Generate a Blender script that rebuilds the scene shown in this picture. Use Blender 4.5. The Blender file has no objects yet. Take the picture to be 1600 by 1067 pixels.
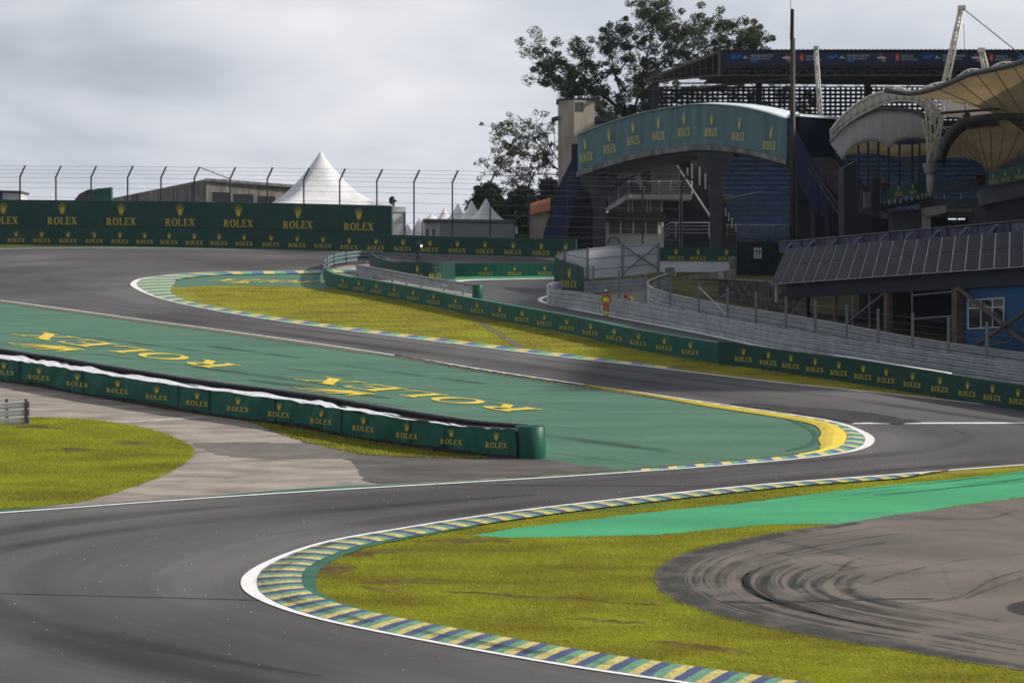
import bpy, math, random
import numpy as np
from mathutils import Vector, Matrix
from mathutils.geometry import tessellate_polygon

random.seed(7); rng = np.random.default_rng(7)
S = bpy.context.scene
COL = S.collection

# ------------------------------------------------------------------ camera, sky, sun, exposure
F = 3600.0; HZ = 480.0; V0 = 146.0; H = 14.6
B = (HZ - V0) / F
CREST = 230.0
cam_d = bpy.data.cameras.new("camera"); cam = bpy.data.objects.new("camera", cam_d); COL.objects.link(cam)
S.camera = cam
cam_d.sensor_width = 36.0; cam_d.lens = 36.0 * F / 1600.0
PITCH = math.atan((533.5 - HZ) / F)
cam.location = (0, 0, H); cam.rotation_euler = (math.pi / 2 - PITCH, 0, 0)
cam_d.clip_start = 1.0; cam_d.clip_end = 8000
cam_d.dof.use_dof = True; cam_d.dof.focus_distance = 88; cam_d.dof.aperture_fstop = 1.25

SUN_EL = math.radians(31); SUN_AZ = math.atan2(1.0, 0.04)       # azimuth measured from +Y towards +X
sd = Vector((math.sin(SUN_AZ) * math.cos(SUN_EL), math.cos(SUN_AZ) * math.cos(SUN_EL), math.sin(SUN_EL)))
sl = bpy.data.lights.new("sun", 'SUN'); sun = bpy.data.objects.new("sun", sl); COL.objects.link(sun)
sl.energy = 5.0; sl.angle = math.radians(2.0); sl.color = (1.0, 0.93, 0.82)
sun.rotation_euler = sd.to_track_quat('Z', 'Y').to_euler()

W = bpy.data.worlds.new("World"); S.world = W; W.use_nodes = True
nt = W.node_tree; N = nt.nodes; L = nt.links; N.clear()
wo = N.new('ShaderNodeOutputWorld'); bg = N.new('ShaderNodeBackground'); bg2 = N.new('ShaderNodeBackground')
sky = N.new('ShaderNodeTexSky'); sky.sky_type = 'NISHITA'; sky.sun_disc = False
sky.sun_elevation = SUN_EL; sky.sun_rotation = SUN_AZ; sky.dust_density = 3
bg.inputs[1].default_value = 0.06; L.new(sky.outputs[0], bg.inputs[0])
tc = N.new('ShaderNodeTexCoord'); mp = N.new('ShaderNodeMapping'); mp.inputs['Scale'].default_value = (1, 1, 2.6)
mp.inputs['Location'].default_value = (0.31, 0.0, 0.12)
L.new(tc.outputs['Generated'], mp.inputs[0])
n1 = N.new('ShaderNodeTexNoise'); n1.inputs['Scale'].default_value = 7.5; n1.inputs['Detail'].default_value = 7; n1.inputs['Roughness'].default_value = 0.5
n1.inputs['Distortion'].default_value = 0.25
L.new(mp.outputs[0], n1.inputs['Vector'])
# one broad darker cloud bank in the left of the sky
dv = N.new('ShaderNodeVectorMath'); dv.operation = 'SUBTRACT'
dv.inputs[1].default_value = Vector(((230 - 800) / F, 1, (HZ - 110) / F)).normalized()
L.new(tc.outputs['Generated'], dv.inputs[0])
ds = N.new('ShaderNodeVectorMath'); ds.operation = 'MULTIPLY'; ds.inputs[1].default_value = (1 / 0.085, 0.5, 1 / 0.03)
L.new(dv.outputs[0], ds.inputs[0])
dl = N.new('ShaderNodeVectorMath'); dl.operation = 'LENGTH'; L.new(ds.outputs[0], dl.inputs[0])
dm = N.new('ShaderNodeMapRange'); dm.interpolation_type = 'SMOOTHSTEP'
dm.inputs[1].default_value = 0.15; dm.inputs[2].default_value = 1.25; dm.inputs[3].default_value = -0.20; dm.inputs[4].default_value = 0.05
L.new(dl.outputs['Value'], dm.inputs[0])
ad = N.new('ShaderNodeMath'); ad.operation = 'ADD'; L.new(n1.outputs[0], ad.inputs[0]); L.new(dm.outputs[0], ad.inputs[1])
cr = N.new('ShaderNodeValToRGB'); cr.color_ramp.elements[0].position = 0.27; cr.color_ramp.elements[0].color = (0.36, 0.40, 0.47, 1)
cr.color_ramp.elements[1].position = 0.72; cr.color_ramp.elements[1].color = (0.74, 0.735, 0.77, 1)
e = cr.color_ramp.elements.new(0.48); e.color = (0.545, 0.575, 0.64, 1)
L.new(ad.outputs[0], cr.inputs[0]); L.new(cr.outputs[0], bg2.inputs[0]); bg2.inputs[1].default_value = 0.93
# sky towards the hidden sun is brighter than the sky behind the camera
dt = N.new('ShaderNodeVectorMath'); dt.operation = 'DOT_PRODUCT'; dt.inputs[1].default_value = (0.45, 0.89, 0.0); L.new(tc.outputs['Generated'], dt.inputs[0])
dr = N.new('ShaderNodeMapRange'); dr.inputs[1].default_value = 0.1; dr.inputs[2].default_value = 0.85; dr.inputs[3].default_value = 0.68; dr.inputs[4].default_value = 1.16; L.new(dt.outputs['Value'], dr.inputs[0])
L.new(dr.outputs[0], bg2.inputs[1])
mx = N.new('ShaderNodeMixShader'); mx.inputs[0].default_value = 0.9
L.new(bg.outputs[0], mx.inputs[1]); L.new(bg2.outputs[0], mx.inputs[2]); L.new(mx.outputs[0], wo.inputs[0])

vs = S.view_settings; vs.view_transform = 'Standard'; vs.look = 'None'; vs.exposure = 0.10; vs.gamma = 1.0; vs.use_curve_mapping = False

# ------------------------------------------------------------------ geometry helpers
Rc = Matrix.Rotation(math.pi / 2 - PITCH, 3, 'X')
def ray(px, py):
    return Rc @ Vector(((px - 800) / F, -(py - 533.5) / F, -1.0))
def zg(Y): return B * min(Y, CREST)
def G(px, py, dz=0.0):
    "pixel of the photograph -> point on the sloping ground"
    d = ray(px, py); t = H / (B * d.y - d.z)
    if t < 0 or t * d.y > CREST:
        t = CREST / d.y
    return Vector((d.x * t, d.y * t, zg(d.y * t) + dz))
def P(px, py, Y):
    d = ray(px, py); t = Y / d.y
    return Vector((d.x * t, Y, H + d.z * t))
def Yof(py): return F * H / (py - V0)

def cat(pts, n=8):
    "Catmull-Rom through points of any dimension"
    p = [np.array(q, float) for q in pts]; p = [2 * p[0] - p[1]] + p + [2 * p[-1] - p[-2]]
    out = []
    for i in range(1, len(p) - 2):
        for k in range(n):
            t = k / n
            out.append(0.5 * ((2 * p[i]) + (-p[i-1] + p[i+1]) * t + (2*p[i-1] - 5*p[i] + 4*p[i+1] - p[i+2]) * t*t + (-p[i-1] + 3*p[i] - 3*p[i+1] + p[i+2]) * t**3))
    out.append(p[-2]); return out

def link(o, parent=None):
    COL.objects.link(o)
    if parent is not None: o.parent = parent
    return o
def tag(o, label=None, cat_=None, group=None, kind=None):
    if label: o['label'] = label
    if cat_: o['category'] = cat_
    if group: o['group'] = group
    if kind: o['kind'] = kind
    return o
def thing(name, label, cat_, loc, group=None):
    o = bpy.data.objects.new(name, None); o.location = loc; o.empty_display_size = 0.3
    COL.objects.link(o); return tag(o, label, cat_, group)
def wloc(o):
    v = Vector(o.location); p = o.parent
    while p is not None: v = v + Vector(p.location); p = p.parent
    return v
def mesh(name, vs_, fs, mat, parent=None, smooth=False, uv=None, origin=None):
    "verts in world space; stored relative to parent (parents are never rotated or scaled here)"
    if origin is None: origin = wloc(parent) if parent is not None else Vector((0, 0, 0))
    base = wloc(parent) if parent is not None else Vector((0, 0, 0))
    me = bpy.data.meshes.new(name)
    me.from_pydata([tuple(Vector(v) - origin) for v in vs_], [], fs)
    if mat is not None:
        for m in (mat if isinstance(mat, (list, tuple)) else [mat]): me.materials.append(m)
    if uv is not None:
        l = me.uv_layers.new(name='UVMap')
        for lp in me.loops: l.data[lp.index].uv = uv[lp.vertex_index]
    if smooth:
        for p in me.polygons: p.use_smooth = True
    me.update()
    o = bpy.data.objects.new(name, me); o.location = origin - base
    return link(o, parent)
class MB:
    def __init__(s): s.v = []; s.f = []
    def add(s, vs_, fs):
        n = len(s.v); s.v += [Vector(v) for v in vs_]; s.f += [tuple(i + n for i in f) for f in fs]
    def hexa(s, lo, hi):
        "lo, hi: 4 points each, same winding"
        s.add(list(lo) + list(hi), [(3,2,1,0),(4,5,6,7),(0,1,5,4),(1,2,6,5),(2,3,7,6),(3,0,4,7)])
    def box(s, c, sx, sy, sz, rz=0.0):
        c = Vector(c); ca, sa = math.cos(rz), math.sin(rz); q = []
        for z in (-sz/2, sz/2):
            for x, y in ((-sx/2,-sy/2),(sx/2,-sy/2),(sx/2,sy/2),(-sx/2,sy/2)):
                q.append(c + Vector((x*ca - y*sa, x*sa + y*ca, z)))
        s.hexa(q[:4], q[4:])
    def bar(s, a, b, r, n=6, r2=None, cap=True):
        a = Vector(a); b = Vector(b); d = (b - a)
        if d.length < 1e-6: return
        d.normalize(); u = d.orthogonal().normalized(); w = d.cross(u); r2 = r if r2 is None else r2; q = []
        for c, rr in ((a, r), (b, r2)):
            for k in range(n):
                t = 2 * math.pi * (k + .5) / n; q.append(c + (u * math.cos(t) + w * math.sin(t)) * rr)
        fs = [(k, (k+1) % n, n + (k+1) % n, n + k) for k in range(n)]
        if cap: fs += [tuple(range(n-1, -1, -1)), tuple(range(n, 2*n))]
        s.add(q, fs)
    def tube(s, pts, r, n=6):
        pts = [Vector(q) for q in pts]; K = len(pts); q = []; u = None
        for i, c in enumerate(pts):
            d = (pts[min(i+1, K-1)] - pts[max(i-1, 0)]).normalized()
            u = d.orthogonal().normalized() if u is None else (u - d * u.dot(d)).normalized()
            w = d.cross(u)
            for k in range(n): t = 2*math.pi*(k + .5)/n; q.append(c + (u*math.cos(t) + w*math.sin(t)) * r)
        fs = [(i*n+k, i*n+(k+1) % n, (i+1)*n+(k+1) % n, (i+1)*n+k) for i in range(K-1) for k in range(n)] + [tuple(range(n-1, -1, -1)), tuple(range((K-1)*n, K*n))]
        s.add(q, fs)
    def lathe(s, c, prof, n=16):
        c = Vector(c); q = []
        for r, z in prof:
            for k in range(n):
                t = 2*math.pi*k/n; q.append(c + Vector((r*math.cos(t), r*math.sin(t), z)))
        fs = [(i*n+k, i*n+(k+1)%n, (i+1)*n+(k+1)%n, (i+1)*n+k) for i in range(len(prof)-1) for k in range(n)]
        fs += [tuple(range(n-1,-1,-1)), tuple(range((len(prof)-1)*n, len(prof)*n))]
        s.add(q, fs)
    def build(s, name, mat, parent=None, smooth=False, origin=None):
        return mesh(name, s.v, s.f, mat, parent, smooth, origin=origin)

def fill(name, pts, mat, parent=None, z=0.0, kind='structure'):
    "flat sheet on the ground from a closed list of ground points"
    p = [Vector((q[0], q[1], 0)) for q in pts]
    tr = tessellate_polygon([p]); vs_ = [Vector((q.x, q.y, zg(q.y) + z)) for q in p]
    fs = []
    for t in tr:
        a, b, c = (p[i] for i in t)
        fs.append(tuple(t) if (b - a).cross(c - a).z > 0 else tuple(reversed(t)))
    o = mesh(name, vs_, fs, mat, parent)
    if kind and parent is None: o['kind'] = kind
    return o
def gpoly(pxs, n=6, closed=True):
    pts = [tuple(q) for q in pxs]
    if n <= 1: return [G(*q) for q in pts]
    c = cat(pts + [pts[0]] if closed else pts, n)
    if closed: c = c[:-1]
    return [G(q[0], q[1]) for q in c]

def rough(pts, amp=.12, step=.3, seed=0):
    rr = random.Random(seed); out = []; pts = [Vector((q[0], q[1], 0)) for q in pts]
    for a, b in zip(pts, pts[1:] + pts[:1]):
        n = max(1, min(400, int((b - a).length / step))); t = (b - a).normalized(); nr = Vector((-t.y, t.x, 0))
        for k in range(n):
            q = a.lerp(b, k / n) + nr * rr.gauss(0, amp) * (.4 + .6 * abs(math.sin(k * .13 + seed))); out.append(Vector((q.x, q.y, zg(q.y))))
    return out
def ribbon2(name, A, Bp, z, mat, parent=None, kind='structure', cross=1):
    "ribbon between two matched lists of ground points; uv = metres across, metres along"
    n = len(A); v = []; uv = []; s = 0.0; last = None
    for i in range(n):
        a, b = Vector(A[i]), Vector(Bp[i]); m = (a + b) / 2
        if last is not None: s += (m - last).length
        last = m; w = (b - a).length
        for k in range(cross + 1):
            t = k / cross; q = a.lerp(b, t); zz = z[k] if isinstance(z, (list, tuple)) else z
            v.append(Vector((q.x, q.y, zg(q.y) + zz))); uv.append((t, s))
    c = cross + 1; fs = []
    for i in range(n - 1):
        for k in range(cross):
            f = (i*c+k, (i+1)*c+k, (i+1)*c+k+1, i*c+k+1)
            a, b, d = v[f[0]], v[f[1]], v[f[3]]
            fs.append(f if (b - a).cross(d - a).z > 0 else f[::-1])
    o = mesh(name, v, fs, mat, parent, uv=uv)
    if kind and parent is None: o['kind'] = kind
    return o
def offs(C, d0):
    "offset ground polyline sideways by d (number or list), left of travel positive"
    C = [Vector((c.x, c.y, 0)) for c in C]; out = []
    for i, c in enumerate(C):
        t = (C[min(i+1, len(C)-1)] - C[max(i-1, 0)]).normalized(); nrm = Vector((-t.y, t.x, 0))
        d = d0[i] if hasattr(d0, '__len__') else d0
        q = c + nrm * d; out.append(Vector((q.x, q.y, zg(q.y))))
    return out

# ------------------------------------------------------------------ materials
def mat(name, col, rough=0.7, var=0.0, scale=3.0, detail=4, metal=0.0, spec=0.2, bump=0.0, col2=None, stretch=(1,1,1), grain=0.0, gscale=60, emit=None, transl=0.0):
    m = bpy.data.materials.new(name); m.use_nodes = True; t = m.node_tree; n = t.nodes; l = t.links
    b = n['Principled BSDF']; b.inputs['Roughness'].default_value = rough; b.inputs['Metallic'].default_value = metal
    b.inputs['Specular IOR Level'].default_value = spec
    tc = n.new('ShaderNodeTexCoord'); mpn = n.new('ShaderNodeMapping'); mpn.inputs['Scale'].default_value = stretch
    l.new(tc.outputs['Object'], mpn.inputs[0])
    nz = n.new('ShaderNodeTexNoise'); nz.inputs['Scale'].default_value = scale; nz.inputs['Detail'].default_value = detail
    l.new(mpn.outputs[0], nz.inputs['Vector'])
    c2 = col2 if col2 else tuple(max(0, c * (1 - var)) for c in col)
    r = n.new('ShaderNodeValToRGB'); r.color_ramp.elements[0].position = 0.32; r.color_ramp.elements[1].position = 0.68
    r.color_ramp.elements[0].color = (*c2, 1); r.color_ramp.elements[1].color = (*(tuple(min(1, c * (1 + var*0.6)) for c in col)), 1)
    l.new(nz.outputs[0], r.inputs[0]); out = r.outputs[0]
    if grain > 0:
        g = n.new('ShaderNodeTexNoise'); g.inputs['Scale'].default_value = gscale; g.inputs['Detail'].default_value = 2
        l.new(tc.outputs['Object'], g.inputs['Vector'])
        mr = n.new('ShaderNodeMapRange'); mr.inputs[1].default_value = 0.25; mr.inputs[2].default_value = 0.75
        mr.inputs[3].default_value = 1 - grain; mr.inputs[4].default_value = 1 + grain; l.new(g.outputs[0], mr.inputs[0])
        mu = n.new('ShaderNodeMix'); mu.data_type = 'RGBA'; mu.blend_type = 'MULTIPLY'; mu.inputs[0].default_value = 1
        l.new(out, mu.inputs[6]); l.new(mr.outputs[0], mu.inputs[7]); out = mu.outputs[2]
    l.new(out, b.inputs['Base Color'])
    if bump > 0:
        bp = n.new('ShaderNodeBump'); bp.inputs['Strength'].default_value = bump; bp.inputs['Distance'].default_value = 0.05
        l.new(nz.outputs[0], bp.inputs['Height']); l.new(bp.outputs[0], b.inputs['Normal'])
    if emit:
        b.inputs['Emission Color'].default_value = (*emit[:3], 1); b.inputs['Emission Strength'].default_value = emit[3]
    if transl > 0:
        tr = n.new('ShaderNodeBsdfTranslucent'); l.new(out, tr.inputs[0]); ms = n.new('ShaderNodeMixShader'); ms.inputs[0].default_value = transl
        l.new(b.outputs[0], ms.inputs[1]); l.new(tr.outputs[0], ms.inputs[2]); l.new(ms.outputs[0], n['Material Output'].inputs[0])
    return m

def asphalt_uv(name, base, dark, streak=1.0):
    "track asphalt: long streaks along the driving direction (uv), patches and stone grain"
    m = bpy.data.materials.new(name); m.use_nodes = True; t = m.node_tree; n = t.nodes; l = t.links; b = n['Principled BSDF']
    b.inputs['Roughness'].default_value = 0.85; b.inputs['Specular IOR Level'].default_value = 0.14
    uv = n.new('ShaderNodeUVMap'); tc = n.new('ShaderNodeTexCoord')
    def noise(src, sc, scale, det=4, rg=0.5):
        mp_ = n.new('ShaderNodeMapping'); mp_.inputs['Scale'].default_value = sc; l.new(src, mp_.inputs[0])
        z = n.new('ShaderNodeTexNoise'); z.inputs['Scale'].default_value = scale; z.inputs['Detail'].default_value = det; z.inputs['Roughness'].default_value = rg
        l.new(mp_.outputs[0], z.inputs['Vector']); return z.outputs[0]
    s1 = noise(uv.outputs[0], (7, 0.035, 1), 1.0, 5); s2 = noise(uv.outputs[0], (38, 0.06, 1), 1.0, 4, 0.65)
    p1 = noise(tc.outputs['Object'], (1, 1, 1), 0.09, 4); g1 = noise(tc.outputs['Object'], (1, 1, 1), 22, 3, 0.7)
    def rng_(x, a, b_, lo, hi):
        r = n.new('ShaderNodeMapRange'); r.inputs[1].default_value = a; r.inputs[2].default_value = b_; r.inputs[3].default_value = lo; r.inputs[4].default_value = hi
        l.new(x, r.inputs[0]); return r.outputs[0]
    def mulm(a, b_):
        r = n.new('ShaderNodeMath'); r.operation = 'MULTIPLY'; l.new(a, r.inputs[0]); l.new(b_, r.inputs[1]); return r.outputs[0]
    f = mulm(mulm(rng_(s1, .3, .7, 1 - .22*streak, 1 + .16*streak), rng_(s2, .3, .7, 1 - .13*streak, 1 + .11*streak)), mulm(rng_(p1, .35, .65, .84, 1.12), rng_(g1, .3, .7, .84, 1.16)))
    sx = n.new('ShaderNodeSeparateXYZ'); l.new(uv.outputs[0], sx.inputs[0])
    # rubbered racing line wandering across the width
    w = n.new('ShaderNodeMath'); w.operation = 'SINE'
    w2 = n.new('ShaderNodeMath'); w2.operation = 'MULTIPLY'; w2.inputs[1].default_value = 0.028; l.new(sx.outputs[1], w2.inputs[0]); l.new(w2.outputs[0], w.inputs[0])
    w3 = n.new('ShaderNodeMath'); w3.operation = 'MULTIPLY_ADD'; w3.inputs[1].default_value = 0.22; w3.inputs[2].default_value = 0.5; l.new(w.outputs[0], w3.inputs[0])
    df = n.new('ShaderNodeMath'); df.operation = 'SUBTRACT'; l.new(sx.outputs[0], df.inputs[0]); l.new(w3.outputs[0], df.inputs[1])
    ab = n.new('ShaderNodeMath'); ab.operation = 'ABSOLUTE'; l.new(df.outputs[0], ab.inputs[0])
    mr = n.new('ShaderNodeMapRange'); mr.interpolation_type = 'SMOOTHSTEP'; mr.inputs[1].default_value = 0.04; mr.inputs[2].default_value = 0.36; mr.inputs[3].default_value = 0.8; mr.inputs[4].default_value = 1.06
    l.new(ab.outputs[0], mr.inputs[0]); f = mulm(f, mr.outputs[0])
    mx_ = n.new('ShaderNodeMix'); mx_.data_type = 'RGBA'; mx_.inputs[6].default_value = (*dark, 1); mx_.inputs[7].default_value = (*base, 1)
    l.new(rng_(p1, .4, .6, 0.2, 1), mx_.inputs[0])
    mu = n.new('ShaderNodeMix'); mu.data_type = 'RGBA'; mu.blend_type = 'MULTIPLY'; mu.inputs[0].default_value = 1; l.new(mx_.outputs[2], mu.inputs[6]); l.new(f, mu.inputs[7])
    l.new(mu.outputs[2], b.inputs['Base Color'])
    bp = n.new('ShaderNodeBump'); bp.inputs['Strength'].default_value = 0.25; bp.inputs['Distance'].default_value = 0.01; l.new(g1, bp.inputs['Height']); l.new(bp.outputs[0], b.inputs['Normal'])
    return m

def stripes(name, cols, period, wear=0.25, rough=0.55):
    "painted kerb stripes along uv.y"
    m = bpy.data.materials.new(name); m.use_nodes = True; t = m.node_tree; n = t.nodes; l = t.links; b = n['Principled BSDF']
    b.inputs['Roughness'].default_value = rough; uv = n.new('ShaderNodeUVMap'); sx = n.new('ShaderNodeSeparateXYZ'); l.new(uv.outputs[0], sx.inputs[0])
    tc = n.new('ShaderNodeTexCoord'); wn = n.new('ShaderNodeTexNoise'); wn.inputs['Scale'].default_value = 2.2; wn.inputs['Detail'].default_value = 5; l.new(tc.outputs['Object'], wn.inputs['Vector'])
    wob = n.new('ShaderNodeMath'); wob.operation = 'MULTIPLY_ADD'; wob.inputs[1].default_value = 0.12; l.new(wn.outputs[0], wob.inputs[0]); l.new(sx.outputs[1], wob.inputs[2])
    dv_ = n.new('ShaderNodeMath'); dv_.operation = 'DIVIDE'; dv_.inputs[1].default_value = period; l.new(wob.outputs[0], dv_.inputs[0])
    fr = n.new('ShaderNodeMath'); fr.operation = 'FRACT'; l.new(dv_.outputs[0], fr.inputs[0])
    r = n.new('ShaderNodeValToRGB'); r.color_ramp.interpolation = 'CONSTANT'; els = r.color_ramp.elements
    k = len(cols)
    els[0].position = 0; els[0].color = (*cols[0], 1); els[1].position = 1 / k; els[1].color = (*cols[1], 1)
    for i in range(2, k):
        e = els.new(i / k); e.color = (*cols[i], 1)
    l.new(fr.outputs[0], r.inputs[0])
    wr = n.new('ShaderNodeTexNoise'); wr.inputs['Scale'].default_value = 7; wr.inputs['Detail'].default_value = 6; wr.inputs['Roughness'].default_value = 0.7; l.new(tc.outputs['Object'], wr.inputs['Vector'])
    mr = n.new('ShaderNodeMapRange'); mr.inputs[1].default_value = 0.35; mr.inputs[2].default_value = 0.62; mr.inputs[3].default_value = 1 - wear; mr.inputs[4].default_value = 1.04; l.new(wr.outputs[0], mr.inputs[0])
    mu = n.new('ShaderNodeMix'); mu.data_type = 'RGBA'; mu.blend_type = 'MULTIPLY'; mu.inputs[0].default_value = 1; l.new(r.outputs[0], mu.inputs[6]); l.new(mr.outputs[0], mu.inputs[7])
    l.new(mu.outputs[2], b.inputs['Base Color']); return m

def cloth(name, col, fold=0.5, scale=2.0, transl=0.0):
    m = mat(name, col, rough=0.55, var=0.12, scale=0.8, spec=0.3, transl=transl)
    t = m.node_tree; n = t.nodes; l = t.links; b = n['Principled BSDF']
    tc_ = n.new('ShaderNodeTexCoord'); mp_ = n.new('ShaderNodeMapping'); mp_.inputs['Scale'].default_value = (1, 1, 0.45); mp_.inputs['Rotation'].default_value = (0.5, 0.6, 0)
    nz = n.new('ShaderNodeTexNoise'); nz.inputs['Scale'].default_value = scale; nz.inputs['Detail'].default_value = 3; nz.inputs['Distortion'].default_value = 0.6
    bp = n.new('ShaderNodeBump'); bp.inputs['Strength'].default_value = fold; bp.inputs['Distance'].default_value = 0.12
    l.new(tc_.outputs['Object'], mp_.inputs[0]); l.new(mp_.outputs[0], nz.inputs['Vector']); l.new(nz.outputs[0], bp.inputs['Height']); l.new(bp.outputs[0], b.inputs['Normal'])
    return m

GRN = (0.006, 0.105, 0.076)
YEL = (0.62, 0.50, 0.045); KG = (0.12, 0.32, 0.18); KB = (0.055, 0.09, 0.24)
M = {}
M['track'] = asphalt_uv('track_asphalt', (0.108, 0.104, 0.107), (0.084, 0.081, 0.085), .8)
M['pitroad'] = mat('pit_asphalt', (0.075, 0.075, 0.078), 0.7, 0.2, 0.4, grain=0.15, gscale=20, stretch=(1, 0.4, 1))
M['oldasph'] = mat('old_asphalt', (0.105, 0.096, 0.09), 0.8, 0.3, 0.5, 6, col2=(0.058, 0.054, 0.054), grain=0.2, gscale=18, stretch=(0.6, 1.6, 1), spec=0.25)
M['concrete_run'] = mat('pale_runoff', (0.33, 0.285, 0.245), 0.85, 0.12, 0.6, 8, col2=(0.175, 0.155, 0.14), grain=0.16, gscale=14, stretch=(0.7, 1.7, 1), spec=0.2)
M['white_line'] = mat('line_paint', (0.78, 0.78, 0.78), 0.5, 0.12, 3, 5, grain=0.08)
M['grn_island'] = mat('green_tarmac', (0.064, 0.165, 0.105), 0.75, 0.14, 0.3, 6, col2=(0.046, 0.125, 0.082), grain=0.16, gscale=16, stretch=(0.4, 2.2, 1), spec=0.3)
M['grn_bright'] = mat('bright_green_tarmac', (0.045, 0.32, 0.14), 0.7, 0.15, 0.25, 6, col2=(0.032, 0.235, 0.105), grain=0.14, gscale=14, stretch=(0.4, 2.5, 1), spec=0.3)
M['grn_dark'] = mat('dark_green_paint', (0.035, 0.125, 0.085), 0.7, 0.3, 1.2, 5, grain=0.12, gscale=20)
M['yel_paint'] = mat('yellow_paint', (0.70, 0.52, 0.055), 0.6, 0.12, 1.2, 5, grain=0.1, gscale=20)
M['kerb'] = stripes('kerb_paint', [(0.05, 0.08, 0.21), (0.13, 0.33, 0.19), (0.13, 0.33, 0.19), (0.66, 0.55, 0.16), (0.66, 0.55, 0.16), (0.05, 0.08, 0.21)], 0.93, .55)
M['kerb_far'] = stripes('kerb_paint_far', [(0.04, 0.12, 0.33), (0.10, 0.38, 0.16), (0.62, 0.52, 0.14)], 2.7)
M['grille'] = stripes('serrated_strip', [(0.05, 0.045, 0.02), (0.17, 0.14, 0.045)], 0.55, 0.4)
M['grass_g'] = mat('grass_soil', (0.23, 0.225, 0.018), 0.9, 0.2, 0.45, 8, col2=(0.15, 0.11, 0.022), grain=0.35, gscale=7, spec=0.1, bump=0.3, stretch=(0.6, 1.5, 1))
M['blade'] = mat('grass_blade', (0.36, 0.40, 0.026), 0.6, 0.10, 0.45, 8, col2=(0.27, 0.265, 0.03), transl=0.45, spec=0.3, stretch=(0.6, 1.5, 1))
M['dry'] = mat('dry_grass', (0.13, 0.11, 0.025), 0.95, 0.2, 1.0, 6, col2=(0.07, 0.05, 0.018), grain=0.3, gscale=6, spec=0.1)
M['terrain'] = mat('terrain_grass', (0.085, 0.085, 0.022), 0.95, 0.25, 0.2, 7, col2=(0.05, 0.045, 0.018), grain=0.3, gscale=5, spec=0.1)
M['banner'] = cloth('green_banner', GRN, 0.55, 1.6)
M['banner_dk'] = cloth('dark_green_banner', (0.008, 0.060, 0.045), 0.35, 1.0)
M['gold'] = mat('gold_print', (0.60, 0.47, 0.05), 0.5, 0.05)
M['gold_pale'] = mat('pale_gold_print', (0.72, 0.64, 0.14), 0.5, 0.05)
M['whitecloth'] = cloth('white_cover', (0.64, 0.65, 0.69), 0.8, 2.5)
M['rubber'] = mat('black_rubber', (0.018, 0.018, 0.02), 0.6, 0.3)
M['steel'] = mat('galvanised_steel', (0.42, 0.45, 0.49), 0.5, 0.22, 1.5, metal=0.3, spec=0.5)
M['post'] = mat('grey_post', (0.17, 0.19, 0.21), 0.5, 0.2, 2, metal=0.3)
M['darkpost'] = mat('dark_post', (0.05, 0.052, 0.058), 0.5, 0.2, 2, metal=0.3)
M['wire'] = mat('fence_wire', (0.16, 0.165, 0.17), 0.5, metal=0.5)
M['conc'] = mat('weathered_concrete', (0.26, 0.24, 0.215), 0.85, 0.2, 1.4, 7, col2=(0.13, 0.12, 0.11), stretch=(1.6, 1.6, 0.25))
M['conc_dark'] = mat('stained_concrete', (0.27, 0.26, 0.25), 0.9, 0.25, 1.0, 8, col2=(0.085, 0.08, 0.082), stretch=(1.3, 1.3, 0.22))
M['conc_lt'] = mat('light_concrete', (0.36, 0.35, 0.34), 0.8, 0.15, 1.2, 6)
M['tower'] = mat('tan_concrete', (0.46, 0.40, 0.33), 0.85, 0.15, 0.9, 7, col2=(0.29, 0.26, 0.225), stretch=(1, 1, 0.3))
M['grey'] = mat('mid_grey', (0.12, 0.125, 0.135), 0.7, 0.15)
M['dkgrey'] = mat('dark_grey', (0.060, 0.064, 0.072), 0.7, 0.2)
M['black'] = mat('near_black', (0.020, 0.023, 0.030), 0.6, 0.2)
M['navy'] = mat('navy_panel', (0.018, 0.022, 0.085), 0.5, 0.15, 0.8)
M['navydk'] = mat('dark_navy', (0.008, 0.012, 0.030), 0.5, 0.15, 0.8)
M['blue'] = mat('blue_wall', (0.018, 0.085, 0.22), 0.6, 0.12, 0.8)
M['seat'] = mat('blue_seat', (0.05, 0.14, 0.31), 0.5, 0.45, 1.1)
M['white'] = mat('white_paint', (0.72, 0.72, 0.73), 0.5, 0.08)
M['offwhite'] = mat('off_white_wall', (0.56, 0.58, 0.62), 0.6, 0.12, 0.6)
M['tent'] = cloth('tent_fabric', (0.74, 0.75, 0.78), 0.1, 0.4, transl=0.15)
M['memb'] = mat('membrane_fabric', (0.66, 0.57, 0.42), 0.6, 0.12, 0.7, transl=0.5)
M['membgrey'] = mat('membrane_grey', (0.52, 0.51, 0.53), 0.6, 0.12, 0.8, stretch=(3, 1, 0.3), transl=0.2)
M['membbright'] = mat('membrane_cream', (0.75, 0.66, 0.56), 0.6, 0.06, 0.5, transl=0.4)
M['mast'] = mat('white_steel', (0.62, 0.60, 0.55), 0.45, 0.1)
M['teal'] = mat('bridge_panel', (0.115, 0.215, 0.24), 0.5, 0.18, 0.5, stretch=(2, 2, 0.3))
M['roofteal'] = mat('bridge_roof', (0.62, 0.70, 0.72), 0.5, 0.15, 0.5)
M['bark'] = mat('bark', (0.075, 0.06, 0.05), 0.9, 0.3, 3)
M['leaf'] = mat('leaf', (0.068, 0.090, 0.038), 0.6, 0.35, 0.6, transl=0.25)
M['leafdk'] = mat('leaf_dark', (0.022, 0.036, 0.014), 0.7, 0.4, 0.6, transl=0.15)
M['tile'] = mat('clay_tile', (0.30, 0.10, 0.045), 0.8, 0.3, 3)
M['stone'] = mat('rubble_stone', (0.11, 0.10, 0.09), 0.95, 0.4, 2.4, 3, col2=(0.03, 0.028, 0.025), bump=0.8)
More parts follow.
